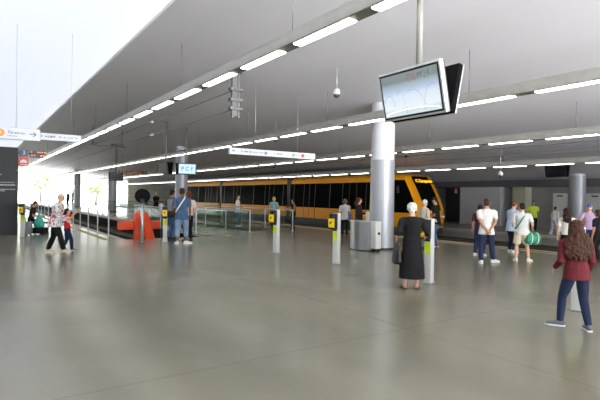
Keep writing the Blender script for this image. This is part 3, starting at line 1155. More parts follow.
pg.tube([(-0.7, 7.0, 3.36), (0.7, 7.0, 3.36)], 0.025, 8)
pg.box((0, 7.0, 3.12), (0.9, 0.9, 0.1))
pg.build('pantograph', DARK, tr)

# cab: plan outlines stacked by height; the nose narrows and rakes back
ZL = [-0.30, -0.1, 0.05, 0.25, 0.45, 0.65, 0.85, 1.0, 1.15, 1.35, 1.6, 1.85, 2.1, 2.3, 2.5, 2.65, 2.78, 2.86, 2.93, 2.99, 3.03, 3.05]


def nose(z):
    """how far the front is set back, and the half width at that height"""
    if z < 1.0:
        back = 0.16 * max(0, (0.3 - z) / 0.6) ** 1.5
    else:
        back = 1.0 * ((z - 1.0) / 1.86) ** 1.25
    if z > 2.86:
        back += 1.0 * ((z - 2.86) / 0.19) ** 2
    hw = HW - 0.02 if z < 0.2 else HW
    if z > 0.92:
        hw = HW - 0.09 * (z - 0.92) / 1.64
    if z > 2.56:
        hw = HW - 0.09 - 0.35 * ((z - 2.56) / 0.49) ** 2
    return back, hw


Y0 = -0.3                                   # tip of the nose in front of the tram's origin
PILL, NS, NF = 1.10, 10, 12


def outline(z):
    back, hw = nose(z)
    pw = min(PILL, hw - 0.05)
    half = [(hw, 3.4)]
    for k in range(NS + 1):
        f = k / NS
        y1 = Y0 + back + 0.30
        half.append((hw + (pw - hw) * f ** 1.8, 2.9 + (y1 - 2.9) * f))
    half.append((pw - 0.12, Y0 + back + 0.20))
    half.append((pw - 0.44, Y0 + back + 0.13))
    for k in range(1, NF // 2 + 1):
        x = (pw - 0.44) * (1 - 2 * k / NF)
        half.append((x, Y0 + back + 0.13 * (x / (pw - 0.44)) ** 2))
    return [(-x, y, z) for x, y in half] + [(x, y, z) for x, y in reversed(half[:-1])]


grid = [outline(z) for z in ZL]
NH = (len(grid[0]) - 1) // 2
cls = {k: MB() for k in ('cab_shell', 'windscreen', 'cab_side_window', 'cab_skirt', 'roof_cap')}
for i in range(len(ZL) - 1):
    zc = (ZL[i] + ZL[i + 1]) / 2
    for j in range(len(grid[0]) - 1):
        P4 = (grid[i][j], grid[i][j + 1], grid[i + 1][j + 1], grid[i + 1][j])
        jj = min(j, len(grid[0]) - 2 - j)       # counted from the side towards the middle
        if zc < 0.05:
            c_ = 'cab_skirt'
        elif zc > 1.0 and zc < 2.86 and jj >= NS + 3:
            c_ = 'windscreen'
        elif 0.92 < zc < 2.58 and 2 <= jj <= NS:
            c_ = 'cab_side_window'
        else:
            c_ = 'cab_shell'
        cls[c_].quad(*P4)
for q in range(len(grid[-1]) // 2):
    a_, b_, c_, d_ = grid[-1][q], grid[-1][q + 1], grid[-1][-2 - q], grid[-1][-1 - q]
    if (V(b_) - V(c_)).length > 1e-6:
        cls['roof_cap'].quad(a_, b_, c_, d_)
    else:
        cls['roof_cap'].bm.faces.new([cls['roof_cap'].bm.verts.new(V(v)) for v in (a_, b_, d_)])
for nm, mm_ in (('cab_shell', TY), ('windscreen', TG), ('cab_side_window', TG), ('cab_skirt', TGR), ('roof_cap', TY)):
    bmesh.ops.remove_doubles(cls[nm].bm, verts=cls[nm].bm.verts[:], dist=0.0005)
    if nm == 'cab_side_window':
        for sg_ in (-1, 1):
            hb_ = MB()
            for f in cls[nm].bm.faces:
                if f.calc_center_median().x * sg_ > 0:
                    hb_.quad(*[v.co.copy() for v in f.verts])
            bmesh.ops.remove_doubles(hb_.bm, verts=hb_.bm.verts[:], dist=0.0005)
            hb_.build(nm, mm_, tr, 'auto')
        continue
    cls[nm].build(nm, mm_, tr, 'auto')
MB().span((-HW + 0.15, 1.6, -0.25), (HW - 0.15, 3.4, 0.15)).build('floor_pan', TK, tr)
# destination display high on the windscreen
dd = MB().box((0, 0.505, 2.59), (1.5, 0.03, 0.30), Matrix.Rotation(math.radians(-31), 3, 'X')).build('destination_display', BLACK, tr)
text('C Campanhã', 0.25, emit('destination_amber', (255, 180, 36), 3.0), 'destination_text', dd, frame((0, 0.486, 2.60), (1, 0, 0), (0, math.sin(math.radians(31)), math.cos(math.radians(31)))))
for sx in (-1, 1):
    hl = MB().box((sx * 0.86, -0.13, 0.66), (0.34, 0.2, 0.14), Matrix.Rotation(sx * 0.75, 3, 'Z'), 0.03).build('headlight', mat('headlight_lens', (210, 214, 216), 0.1, 0.2), tr, 'auto')
MB().box((0, -0.26, 0.22), (1.3, 0.16, 0.16), None, 0.03).build('bumper', TGR, tr, 'auto')
wp = MB()
wp.tube([(-0.3, -0.3, 1.0), (0.2, -0.02, 1.75)], 0.014, 6)
wp.build('wiper', TK, tr)
for sx in (-1, 1):
    mp_ = MB().box((sx * 1.36, 1.1, 2.1), (0.16, 0.08, 0.34), None, 0.02)
    mp_.tube([(sx * 1.36, 1.12, 2.26), (sx * 1.1, 1.3, 2.4)], 0.015, 6)
    mp_.build('mirror', TK, tr)

# ------------------------------------------------------------------ luggage and bench at the left
p = G(36, 235.5)
bn = thing('bench', 'low dark bench at the foot of the dark wall, left edge', 'bench', (2.25, LW_T + 0.1, 0))
MB().span((-0.5, 0.25, 0.40), (1.0, 0.72, 0.46), 0.01).build('seat', DARK, bn)
for x in (-0.35, 0.85):
    MB().span((x - 0.03, 0.3, 0), (x + 0.03, 0.68, 0.40)).build('leg', DARK, bn)

# ------------------------------------------------------------------ outdoors beyond the open end
GRD = mat('sunlit_paving', (206, 204, 196), 0.8, 0, 0.05, 0.5)
struct('ground', MB().span((-120, 92, -1.2), (90, 260, -0.65)), GRD)
struct('wall_retaining', MB().span((-60, 118, -1), (60, 118.8, 3.6)), mat('sunlit_white_wall', (226, 226, 220), 0.8, 0, 0.03, 0.5))
LEAF = mat('leaf_green', (176, 196, 150), 0.6, 0, 0.25, 2)
BARK = mat('bark', (92, 78, 64), 0.9, 0, 0.2)


def tree(x, y, h, label, seed):
    rng = random.Random(seed)
    t = thing('tree', label, 'tree', (x, y, -0.65), group='trees outside')
    MB().loft([(0, 0, 0), (0.05, 0.05, h * 0.3), (0, 0.1, h * 0.6)], [0.25, 0.18, 0.1], 10).build('trunk', BARK, t, True)
    c = MB()
    for k in range(700):
        d = V((rng.gauss(0, 1), rng.gauss(0, 1), rng.gauss(0, 1))).normalized() * rng.uniform(0.45, 1.0)
        q = V((d.x * h * 0.3, d.y * h * 0.3, h * 0.65 + d.z * h * 0.34))
        n = V((rng.gauss(0, 1), rng.gauss(0, 1), rng.gauss(0, 1))).normalized()
        u = n.orthogonal().normalized() * rng.uniform(0.18, 0.4)
        w = n.cross(u).normalized() * rng.uniform(0.14, 0.3)
        c.quad(q - u, q - w, q + u, q + w)
    c.build('crown', LEAF, t)


for k, (x, y, h, lab) in enumerate(((6.0, 101, 8.5, 'sunlit tree outside, seen just right of the dark wall'), (11.5, 108, 7.5, 'sunlit tree outside between the far columns'), (21.0, 104, 6, 'sunlit tree outside near the third column'), (1.0, 112, 9, 'sunlit tree outside behind the dark wall'))):
    tree(x, y, h, lab, k)

# ------------------------------------------------------------------ people
SKIN = mat('skin_light', (206, 160, 132), 0.55, 0, 0.06, 8)
SKIN2 = mat('skin_tan', (176, 124, 96), 0.55, 0, 0.06, 8)
EYE_M = mat('eye_dark', (30, 24, 22), 0.2)
LIP = mat('lip', (160, 92, 84), 0.5)


def cloth(name, rgb, var=0.12, sc=14):
    return mat('cloth_' + name, rgb, 0.85, 0, var, sc, 0.35, 30, spec=0.25)


def hairm(name, rgb):
    return mat('hair_' + name, rgb, 0.6, 0, 0.4, 40, 0.8, 70, spec=0.2, stretch=(1, 1, 0.3))


def ik(A, T, l1, l2, pole):
    d = T - A
    L_ = d.length
    if L_ > (l1 + l2) * 0.995:
        T = A + d * ((l1 + l2) * 0.995 / L_)
        d = T - A
        L_ = d.length
    u = d / L_
    a = (l1 * l1 - l2 * l2 + L_ * L_) / (2 * L_)
    h = math.sqrt(max(0, l1 * l1 - a * a))
    p = pole - u * pole.dot(u)
    if p.length < 1e-6:
        p = V((0, -1, 0))
    p.normalize()
    return A + u * a + p * h, T


def person(label, px, by, ty, yaw, top=None, bottom=None, hair=None, shoes=None, feet=None, hands=None, lean=0.0, twist=0.0, head=(0, 0), skin=None, vox=0.0105, w=1.0, sit=None, base=None, H=None, child=False, extra=None, group='people in the station hall', poles=None, belly=0.0):
    """yaw: 0 faces away from the photograph's viewer, 90 faces to its right.
    hands/feet: positions as fractions of the height, in the person's own frame (x right, y ahead, z up)"""
    P0 = base or G(px, by)
    if H is None:
        H = height_at(P0, px, ty)
    sk_ = skin or SKIN
    hd = fw0 * math.cos(math.radians(yaw)) + rt0 * math.sin(math.radians(yaw))
    rz = math.atan2(-hd.x, hd.y)
    hs = 1.13 if child else 1.0
    S = lambda x, y, z: V((x * H, y * H, z * H))
    hz = sit if sit else 0.515
    hip = S(0, 0, hz)
    la = math.radians(lean)
    sd = V((0, math.sin(la), math.cos(la)))
    neckb = hip + sd * (0.315 * H)
    tw = math.radians(twist)
    lat = V((math.cos(tw), math.sin(tw), 0))
    shw = 0.108 * w if not child else 0.10
    hdir = (sd * 0.6 + V((0, 0.25, 1)) * 0.4).normalized()
    hp, ht = head                      # pitch (down +), turn (right +)
    hc = neckb + hdir * (0.092 * H) + V((0, math.sin(math.radians(hp)) * 0.03 * H, -abs(math.sin(math.radians(hp))) * 0.012 * H))
    HR = Matrix.Rotation(-math.radians(ht), 3, 'Z') @ Matrix.Rotation(-math.radians(hp), 3, 'X')
    hh = lambda x, y, z: hc + HR @ S(x * hs, y * hs, z * hs)
    sh = {1: neckb + lat * (shw * H) + V((0, 0, -0.046 * H)), -1: neckb - lat * (shw * H) + V((0, 0, -0.046 * H))}
    ft = feet or ((0.055, 0.0, 0.04), (-0.055, 0.01, 0.04))
    hn = hands or ((0.15, 0.02, 0.45), (-0.15, 0.02, 0.45))
    poles = poles or {}
    legs, arms = {}, {}
    for sg_, f_ in ((1, ft[0]), (-1, ft[1])):
        a = hip + V((sg_ * 0.048 * H * w, 0, -0.01 * H))
        k_, e_ = ik(a, S(*f_[:3]), 0.245 * H, 0.235 * H, V((sg_ * 0.12, 1, 0.1)))
        legs[sg_] = (a, k_, e_)
    for sg_, h_ in ((1, hn[0]), (-1, hn[1])):
        a = sh[sg_]
        k_, e_ = ik(a, S(*h_[:3]), 0.168 * H, 0.148 * H, poles.get(sg_, V((sg_ * 0.16, -1.0, -0.3))))
        arms[sg_] = (a, k_, e_)
    # ---- body
    b = MB()

    def torso(mb, k, lo=0.0, hi=1.0, hem=None):
        prof_ = [(-0.055, 0.072, 0.058), (0.0, 0.084, 0.066), (0.045, 0.082, 0.062), (0.11, 0.072, 0.054), (0.17, 0.079, 0.058), (0.23, 0.092, 0.062), (0.265, 0.092, 0.056), (0.285, 0.074, 0.048), (0.302, 0.056, 0.041), (0.318, 0.041, 0.036)]
        pts, rad = [], []
        for z, rx, ry in prof_:
            if z < lo or z > hi:
                continue
            bl = belly * math.exp(-((z - 0.08) / 0.08) ** 2)
            kx = k + (0.012 if (k and z < 0.08 and hem) else 0)
            pts.append(hip + sd * (z * H) + V((0, bl * 0.5 * H, 0)))
            rad.append(((rx * w * (0.94 if child else 1)) * H + kx, (ry * w + bl * 0.5) * H + kx))
        if hem:
            pts = [hem[0], hip + V((0, 0, -0.02 * H))] + pts[2:]
            rad = [hem[1], ((0.5 * hem[1][0] + 0.5 * (0.09 * w * H + k)), 0.5 * hem[1][1] + 0.5 * (0.072 * w * H + k))] + rad[2:]
        mb.loft(pts, rad, 18, lat)
    torso(b, 0)
    b.tube([neckb - sd * 0.03 * H, neckb + hdir * 0.02 * H, hc - V((0, 0.005 * H, 0.03 * H))], [0.045 * H, 0.033 * H, 0.031 * H], 14)
    b.ball(hh(0, -0.004, 0.012), (0.0445 * H * hs, 0.053 * H * hs, 0.054 * H * hs), HR, 18, 14)
    b.ball(hh(0, 0.010, -0.022), (0.036 * H * hs, 0.040 * H * hs, 0.043 * H * hs), HR, 16, 12)
    b.ball(hh(0, 0.052, -0.010), (0.007 * H, 0.011 * H, 0.012 * H), HR, 8, 6)
    b.ball(hh(0, 0.046, 0.004), (0.006 * H, 0.008 * H, 0.014 * H), HR, 8, 6)
    for sg_ in (1, -1):
        b.ball(hh(sg_ * 0.045, -0.004, -0.004), (0.0075 * H, 0.011 * H, 0.018 * H), HR, 8, 6)
        a, k_, e_ = legs[sg_]
        b.tube([a, a.lerp(k_, 0.5), k_, k_.lerp(e_, 0.35), e_], [0.052 * H * w, 0.044 * H * w, 0.031 * H, 0.032 * H, 0.021 * H], 14)
        f_ = ft[0] if sg_ == 1 else ft[1]
        fy = math.radians(f_[3] if len(f_) > 3 else sg_ * 8)
        fd = V((math.sin(fy), math.cos(fy), 0))
        b.loft([e_ - fd * 0.03 * H + V((0, 0, -0.012 * H)), e_ + V((0, 0, -0.01 * H)), e_ + fd * 0.06 * H - V((0, 0, 0.022 * H)), e_ + fd * 0.11 * H - V((0, 0, 0.028 * H))], [(0.016 * H, 0.02 * H), (0.022 * H, 0.024 * H), (0.025 * H, 0.013 * H), (0.016 * H, 0.008 * H)], 12, fd.cross(V((0, 0, 1))))
        a, k_, e_ = arms[sg_]
        b.tube([a - lat * (sg_ * 0.045 * H) + V((0, 0, 0.014 * H)), a, a.lerp(k_, 0.5), k_, k_.lerp(e_, 0.3), e_], [0.022 * H, 0.029 * H * w, 0.026 * H * w, 0.021 * H, 0.021 * H, 0.0145 * H], 12)
        # hand: palm, four fingers, thumb
        u = (e_ - k_).normalized()
        inn = (V((0, 0, e_.z)) + V((0, 0.02 * H, 0)) - e_)
        inn = inn - u * inn.dot(u)
        inn = inn.normalized() if inn.length > 1e-5 else V((-sg_, 0, 0))
        la_ = u.cross(inn).normalized()
        if la_.y * 1 + la_.z * 0.4 < 0:
            la_ = -la_
        b.loft([e_, e_ + u * 0.018 * H, e_ + u * 0.05 * H], [(0.015 * H, 0.011 * H), (0.022 * H, 0.011 * H), (0.023 * H, 0.009 * H)], 10, la_)
        for q, ln in enumerate((0.040, 0.045, 0.042, 0.033)):
            o_ = (1.5 - q) * 0.0135 * H
            s0 = e_ + u * 0.045 * H + la_ * o_
            s1 = s0 + (u + la_ * (1.5 - q) * 0.08) * (ln * 0.5 * H) + inn * 0.004 * H
            s2 = s1 + (u * 0.75 + inn * 0.65).normalized() * (ln * 0.5 * H)
            b.tube([s0, s1, s2], [0.0056 * H, 0.0054 * H, 0.0046 * H], 8)
        t0_ = e_ + u * 0.015 * H + la_ * 0.014 * H
        b.tube([t0_, t0_ + (u * 0.6 + la_ * 0.8) * 0.026 * H, t0_ + (u * 1.0 + la_ * 0.75 + inn * 0.3) * 0.040 * H], [0.008 * H, 0.0068 * H, 0.0055 * H], 8)
    me = remesh(b, vox * 0.85, 2, 'person')
    o = link('person', me, [sk_, EYE_M, LIP], None, True, None, None)
    o.location = P0
    o.rotation_euler = (0, 0, rz)
    eyes = [hh(0.017, 0.047, 0.008), hh(-0.017, 0.047, 0.008)]
    mouth = hh(0, 0.049, -0.030)
    for p in me.polygons:
        c = p.center
        if min((c - e).length for e in eyes) < 0.0085 * H:
            p.material_index = 1
        elif (V(((c - mouth).x, (c - mouth).y, (c - mouth).z * 2.2))).length < 0.013 * H:
            p.material_index = 2
    tag(o, label, 'person', group)
    # ---- upper clothing
    if top:
        kind = top.get('sleeve', 'short')
        k = top.get('k', 0.011)
        mb = MB()
        hemz = top.get('hem', -0.05)
        flare = top.get('flare', 1.0)
        hem = None
        if hemz < -0.055:
            hem = (hip + V((0, 0, hemz * H)), (0.099 * w * flare * H + k, 0.076 * w * flare * H + k))
        torso(mb, k, hemz if hemz > -0.055 else -1, top.get('hi', 0.32), hem)
        for sg_ in (1, -1):
            a, k_, e_ = arms[sg_]
            if kind == 'none':
                continue
            kt, k = k, min(k, top.get('sk', 0.010))
            P_ = [a - lat * (sg_ * 0.05 * H) + V((0, 0, 0.016 * H)), a - lat * (sg_ * 0.02 * H) + V((0, 0, 0.008 * H)), a, a.lerp(k_, 0.5)]
            R_ = [0.024 * H + k * 0.6, 0.031 * H + k * 0.8, 0.032 * H * w + k, 0.029 * H * w + k]
            if kind == 'short':
                P_.append(a.lerp(k_, 0.72))
                R_.append(0.031 * H + k)
            else:
                P_ += [k_]
                R_ += [0.025 * H + k]
                if kind == 'long':
                    P_ += [k_.lerp(e_, 0.5), k_.lerp(e_, 0.95)]
                    R_ += [0.022 * H + k * 0.9, 0.018 * H + k * 0.7]
                else:
                    P_ += [k_.lerp(e_, 0.22)]
                    R_ += [0.024 * H + k]
            mb.tube(P_, R_, 14)
            k = kt
        if top.get('collar'):
            mb.tube([neckb - sd * 0.015 * H, neckb + hdir * 0.018 * H], [0.05 * H, 0.043 * H], 14)
        t = link(top.get('name', 'shirt'), remesh(mb, vox, 3, 'shirt'), top['m'], o)
        if top.get('vest'):
            vb = MB()
            torso(vb, k + 0.014, 0.03, 0.30)
            link('vest', remesh(vb, vox, 3, 'vest'), top['vest'], o)
        for q in top.get('stripes', ()):
            pass
    # ---- lower clothing
    if bottom:
        k = bottom.get('k', 0.012)
        mb = MB()
        kind = bottom['kind']
        if kind in ('trousers', 'shorts'):
            mb.loft([hip + sd * (0.045 * H), hip + sd * 0.02 * H, hip - V((0, 0, 0.03 * H)), hip - V((0, 0, 0.06 * H))], [(0.078 * w * H + 0.006, 0.060 * w * H + 0.006), (0.085 * w * H + 0.008, 0.068 * w * H + 0.008), (0.084 * w * H + k, 0.066 * w * H + k), (0.06 * w * H + k, 0.05 * H + k)], 18, V((1, 0, 0)))
            for sg_ in (1, -1):
                a, k_, e_ = legs[sg_]
                if kind == 'trousers':
                    fl_ = bottom.get('flare', 1.0)
                    mb.tube([a, a.lerp(k_, 0.5), k_, k_.lerp(e_, 0.4), k_.lerp(e_, bottom.get('len', 0.96))], [0.050 * H * w + 0.004, 0.047 * H * w + k, 0.035 * H + k, (0.033 * H + k) * fl_, (0.026 * H + k) * fl_], 14)
                else:
                    mb.tube([a + V((0, 0, 0.02 * H)), a.lerp(k_, 0.5), a.lerp(k_, bottom.get('len', 0.9))], [0.054 * H * w + k, 0.05 * H * w + k, 0.048 * H * w + k], 14)
            nm = 'trousers' if kind == 'trousers' else 'shorts'
        else:
            z1 = bottom['len']
            fl_ = bottom.get('flare', 0.12)
            mb.loft([hip + sd * (0.08 * H), hip, hip - V((0, 0, 0.08 * H)), S(0, 0, (hz + z1) / 2 - 0.03), S(0, 0.0, z1)], [(0.08 * w * H + k, 0.062 * w * H + k), (0.092 * w * H + k, 0.074 * w * H + k), (0.097 * w * H + k, 0.08 * w * H + k), (fl_ * 0.94 * H, fl_ * 0.8 * H), (fl_ * H, fl_ * 0.82 * H)], 24, V((1, 0, 0)))
            nm = 'skirt'
        link(nm, remesh(mb, vox, 3, nm), bottom['m'], o)
    # ---- shoes
    if shoes:
        for sg_, f_ in ((1, ft[0]), (-1, ft[1])):
            e_ = legs[sg_][2]
            fy = math.radians(f_[3] if len(f_) > 3 else sg_ * 8)
            fd = V((math.sin(fy), math.cos(fy), 0))
            fr = fd.cross(V((0, 0, 1)))
            g0 = e_ - V((0, 0, 0.04 * H))
            tilt = f_[4] if len(f_) > 4 else 0.0      # heel lift
            up = lambda y: V((0, 0, max(0, (0.08 - y)) * tilt * H))
            mb = MB()
            kk = shoes.get('k', 1.0)
            if shoes.get('sandal'):
                mb.loft([g0 + fd * (y * H) + V((0, 0, z * H)) + up(y) for y, z in ((-0.02, 0.030), (0.03, 0.022), (0.08, 0.022), (0.112, 0.014))], [(0.022 * H, 0.012 * H), (0.027 * H, 0.012 * H), (0.029 * H, 0.018 * H), (0.02 * H, 0.008 * H)], 14, fr)
            else:
                mb.loft([g0 + fd * (y * H) + V((0, 0, z * H)) + up(y) for y, z in ((-0.042, 0.026), (-0.03, 0.030), (0.0, 0.036), (0.04, 0.028), (0.085, 0.021), (0.112, 0.017), (0.122, 0.014))], [(0.014 * H, 0.016 * H), (0.024 * H, 0.026 * H), (0.027 * H, 0.031 * H), (0.029 * H, 0.022 * H), (0.030 * H, 0.015 * H), (0.024 * H, 0.011 * H), (0.012 * H, 0.007 * H)], 14, fr)
            s_ = link('shoe', remesh(mb, min(vox, 0.009), 2, 'shoe'), shoes['m'], o)
            so = MB()
            pts_ = []
            for y, x in ((-0.046, 0.0), (-0.040, 0.020), (0.0, 0.026), (0.05, 0.030), (0.09, 0.031), (0.116, 0.022), (0.126, 0.0)):
                pts_.append((y, x))
            poly = pts_ + [(y, -x) for y, x in reversed(pts_[1:-1])]
            bm = so.bm
            lo = [bm.verts.new(g0 + fd * (y * H) + fr * (x * H) + up(y) + V((0, 0, 0.0))) for y, x in poly]
            hi = [bm.verts.new(g0 + fd * (y * H) + fr * (x * H) + up(y) + V((0, 0, 0.013 * H))) for y, x in poly]
            for i in range(len(poly)):
                bm.faces.new((lo[i], lo[(i + 1) % len(poly)], hi[(i + 1) % len(poly)], hi[i]))
            bm.faces.new(lo)
            bm.faces.new(hi)
            so.build('sole', shoes.get('sole', shoes['m']), s_)
    # ---- hair
    if hair:
        mb = MB()
        st = hair['style']
        r = H * hs
        if st == 'cap':
            mb.ball(hh(0, -0.010, 0.012), (0.047 * r, 0.054 * r, 0.050 * r), HR)
        else:
            mb.ball(hh(0, -0.012, 0.022), (0.049 * r, 0.053 * r, 0.053 * r), HR)
            mb.ball(hh(0, -0.024, -0.004), (0.046 * r, 0.040 * r, 0.044 * r), HR)
        if st in ('bob', 'long', 'curly'):
            for sg_ in (1, -1):
                mb.tube([hh(sg_ * 0.030, 0.005, 0.035), hh(sg_ * 0.047, -0.012, 0.0), hh(sg_ * 0.046, -0.02, -0.045)], [0.018 * r, 0.017 * r, 0.015 * r], 10)
            mb.ball(hh(0, -0.03, -0.025), (0.045 * r, 0.034 * r, 0.045 * r), HR)
        if st == 'puff':
            mb.ball(hh(0, -0.016, 0.022), (0.056 * r, 0.060 * r, 0.054 * r), HR)
            for q in range(26):
                a = q * 2.4
                zz = -0.02 + 0.075 * ((q * 7) % 26) / 26
                rr_ = 0.046 * math.sqrt(max(0.05, 1 - (zz / 0.07) ** 2))
                if math.sin(a) > 0.5 and zz < 0.035:
                    continue
                mb.ball(hh(rr_ * math.cos(a), rr_ * math.sin(a) - 0.014, zz + 0.01), 0.015 * r, None, 8, 6)
        if st in ('long', 'curly'):
            L_ = hair.get('len', 0.16)
            wd = hair.get('wide', 0.05)
            rng = random.Random(int(px * 7))
            bk = neckb - sd * 0.02 * H + V((0, -0.06 * H, 0))
            n = 22 if st == 'curly' else 14
            for q in range(n):
                a = PI * (0.08 + 0.84 * q / (n - 1)) + PI
                x0, y0 = 0.044 * math.cos(a), 0.05 * math.sin(a) * 0.9 - 0.008
                fx = (q / (n - 1) * 2 - 1)
                l = L_ * rng.uniform(0.8, 1.08) * (0.86 + 0.14 * (1 - abs(fx)))
                P_ = [hh(x0 * 0.8, y0, 0.03), hh(x0, y0, -0.02)]
                R_ = [0.014 * r, 0.016 * r]
                m_ = 7 if st == 'curly' else 4
                for i in range(1, m_ + 1):
                    f = i / m_
                    jx = rng.uniform(-1, 1) * (0.010 if st == 'curly' else 0.003)
                    spread = 1 + (wd / 0.05 - 1) * math.sin(min(1, f * 1.25) * PI / 2)
                    q_ = V((-fx * 0.046 * r * spread * 1.0 + jx * H, bk.y - (0.012 + 0.016 * (1 - abs(fx))) * H - rng.uniform(0, 0.012) * H + max(0, abs(fx) - 0.6) * 0.06 * H, hc.z - (0.03 + l * f) * H))
                    P_.append(q_)
                    R_.append((0.017 if st == 'curly' else 0.014) * r * (1.15 - 0.55 * f) * rng.uniform(0.9, 1.15))
                mb.tube(P_, R_, 8)
            if st == 'curly':
                mb.ball(V((0, bk.y - 0.006 * H, hc.z - (0.05 + L_ * 0.4) * H)), (wd * 0.95 * H, 0.035 * H, L_ * 0.5 * H))
                mb.ball(hh(0, -0.018, 0.02), (0.064 * r, 0.064 * r, 0.060 * r), HR)
                mb.ball(hh(0, -0.035, -0.03), (0.062 * r, 0.05 * r, 0.06 * r), HR)
        if st == 'bun':
            mb.ball(hh(0, -0.066, 0.03), (0.024 * r, 0.022 * r, 0.022 * r), HR)
        if st == 'tail':
            mb.tube([hh(0, -0.058, 0.025), hh(0, -0.078, -0.005), hh(0, -0.075, -0.07)], [0.014 * r, 0.018 * r, 0.008 * r], 10)
        # keep the face clear
        hm_ = remesh(mb, min(vox, 0.0085), 1, 'hair')
        if st in ('curly', 'puff'):
            for v in hm_.vertices:
                q_ = v.co * (26 / H * 1.5)
                n_ = noise.noise(V((q_.x, q_.y, q_.z * 0.6))) + 0.6 * noise.noise(q_ * 2.1)
                d_ = v.co - V((0, hc.y, v.co.z))
                if d_.length > 1e-4:
                    v.co += d_.normalized() * (n_ * 0.011 * H)
        for v in hm_.vertices:
            l_ = HR.inverted() @ (v.co - hc)
            if l_.y > 0.018 * r and l_.z < 0.034 * r and abs(l_.x) < 0.040 * r:
                v.co = hc + HR @ V((l_.x, 0.014 * r, l_.z))
        link('hair', hm_, hair['m'], o)
        if st == 'cap':
            cp_ = MB()
            cp_.loft([hh(0, -0.006, 0.018), hh(0, -0.006, 0.04), hh(0, -0.006, 0.06), hh(0, -0.006, 0.070)], [(0.052 * r, 0.060 * r), (0.051 * r, 0.058 * r), (0.036 * r, 0.042 * r), (0.012 * r, 0.014 * r)], 18, HR @ V((1, 0, 0)))
            cp_.loft([hh(0, 0.03, 0.022), hh(0, 0.07, 0.020), hh(0, 0.092, 0.014)], [(0.044 * r, 0.006 * r), (0.04 * r, 0.005 * r), (0.022 * r, 0.004 * r)], 14, HR @ V((1, 0, 0)))
            link('cap', remesh(cp_, 0.007, 1, 'cap'), hair['cap'], o)
    o_info = dict(o=o, H=H, P=P0, rz=rz, S=S, arms=arms, legs=legs, hip=hip, neck=neckb, sh=sh, hc=hc, sd=sd, hh=hh)
    return o_info


def world(pi, v):
    return pi['P'] + Matrix.Rotation(pi['rz'], 3, 'Z') @ V(v)


def strap(pi, mat_, name='strap', side=1, k=0.075):
    """crossbody strap from one shoulder to the opposite hip, front and back"""
    H = pi['H']
    a = pi['sh'][side]
    n = pi['neck']
    sd = pi['sd']
    P_ = []
    for q in range(25):
        an = 2 * PI * q / 24
        t = (1 - math.cos(an)) / 2
        z = -0.005 + -0.27 * t
        x = side * (0.055 - 0.165 * t)
        ry = 0.100 * math.sin(an)
        P_.append(n + sd * (z * H) + V((x * H, ry * H, 0.02 * H if t < 0.02 else 0)))
    mb = MB()
    mb.loft(P_, [(0.012 * H, 0.004 * H)] * len(P_), 8)
    return mb.build(name, mat_, pi['o'], True)


W_ = cloth('white', (212, 210, 207), 0.05)
BLK = cloth('black', (20, 20, 22), 0.25)
NAVYJ = cloth('navy_denim', (36, 44, 74), 0.2)
BLUEJ = cloth('blue_denim', (84, 112, 150), 0.18)
LIGHTJ = cloth('light_denim', (136, 158, 186), 0.14)
BROWN_H = hairm('brown', (52, 36, 28))
DARK_H = hairm('dark', (26, 20, 18))
BLOND_H = hairm('blond', (188, 160, 112))
WHITE_H = hairm('white', (206, 204, 198))
RED_H = hairm('auburn', (92, 50, 34))
SHOEW = mat('white_leather', (232, 230, 226), 0.5, 0, 0.05)
SHOEB = mat('black_leather', (18, 17, 17), 0.45, 0, 0.1)
SHOEG = mat('grey_canvas', (92, 94, 104), 0.8, 0, 0.1)
SHOET = mat('beige_leather', (206, 190, 166), 0.6, 0, 0.06)

# 1 old woman in black, back to us
old = person('old white-haired woman in a long black dress, seen from behind', 411.5, 289, 202, 6,
             dict(m=BLK, sleeve='elbow', k=0.026, name='dress_top', flare=1.1), dict(kind='skirt', m=BLK, len=0.125, flare=0.148), dict(style='puff', m=WHITE_H),
             dict(m=SHOEB, sandal=True), ((0.062, 0.02, 0.04, 10), (-0.075, 0.02, 0.04, -12)), ((0.165, 0.10, 0.60), (-0.175, 0.05, 0.56)), 5, 0, (14, 12), None, 0.0085, 1.08, belly=0.03)
# handbag on her left forearm
a_ = old['arms'][-1]
hb = world(old, a_[1].lerp(a_[2], 0.55))
bag = thing('handbag', 'black leather handbag hanging from the old woman\'s left arm', 'bag', hb, old['rz'] + 0.2)
bb = MB()
bb.loft([(0, 0, -0.50), (0, 0, -0.46), (0, 0, -0.3), (0, 0, -0.17), (0, 0, -0.14)], [(0.075, 0.13), (0.09, 0.17), (0.07, 0.155), (0.03, 0.13), (0.012, 0.11)], 20, (1, 0, 0))
link('pouch', remesh(bb, 0.012, 3, 'pouch'), SHOEB, bag)
MB().tube([(0, -0.1, -0.17), (0.0, -0.085, -0.06), (0, -0.02, 0.035), (0, 0.02, 0.035), (0, 0.085, -0.06), (0, 0.1, -0.17)], 0.009, 8).build('handle', SHOEB, bag, True)

# 2 girl in dark red
RED = cloth('wine_red', (90, 27, 33), 0.15)
girl = person('girl in a wine red top with very long curly brown hair walking away', 575.5, 329, 219.5, 4,
              dict(m=RED, sleeve='long', k=0.018, hem=-0.06, flare=1.06), dict(kind='trousers', m=cloth('dark_navy_denim', (28, 38, 62), 0.2), k=0.006), dict(style='curly', m=hairm('chestnut', (60, 36, 24)), len=0.26, wide=0.125),
              dict(m=SHOEG, sole=SHOEW), ((0.085, -0.06, 0.04, 8), (-0.105, 0.075, 0.045, -62)), ((0.13, 0.08, 0.50), (-0.135, 0.13, 0.54)), 4, -6, (8, -4), None, 0.008, 1.02, child=False)

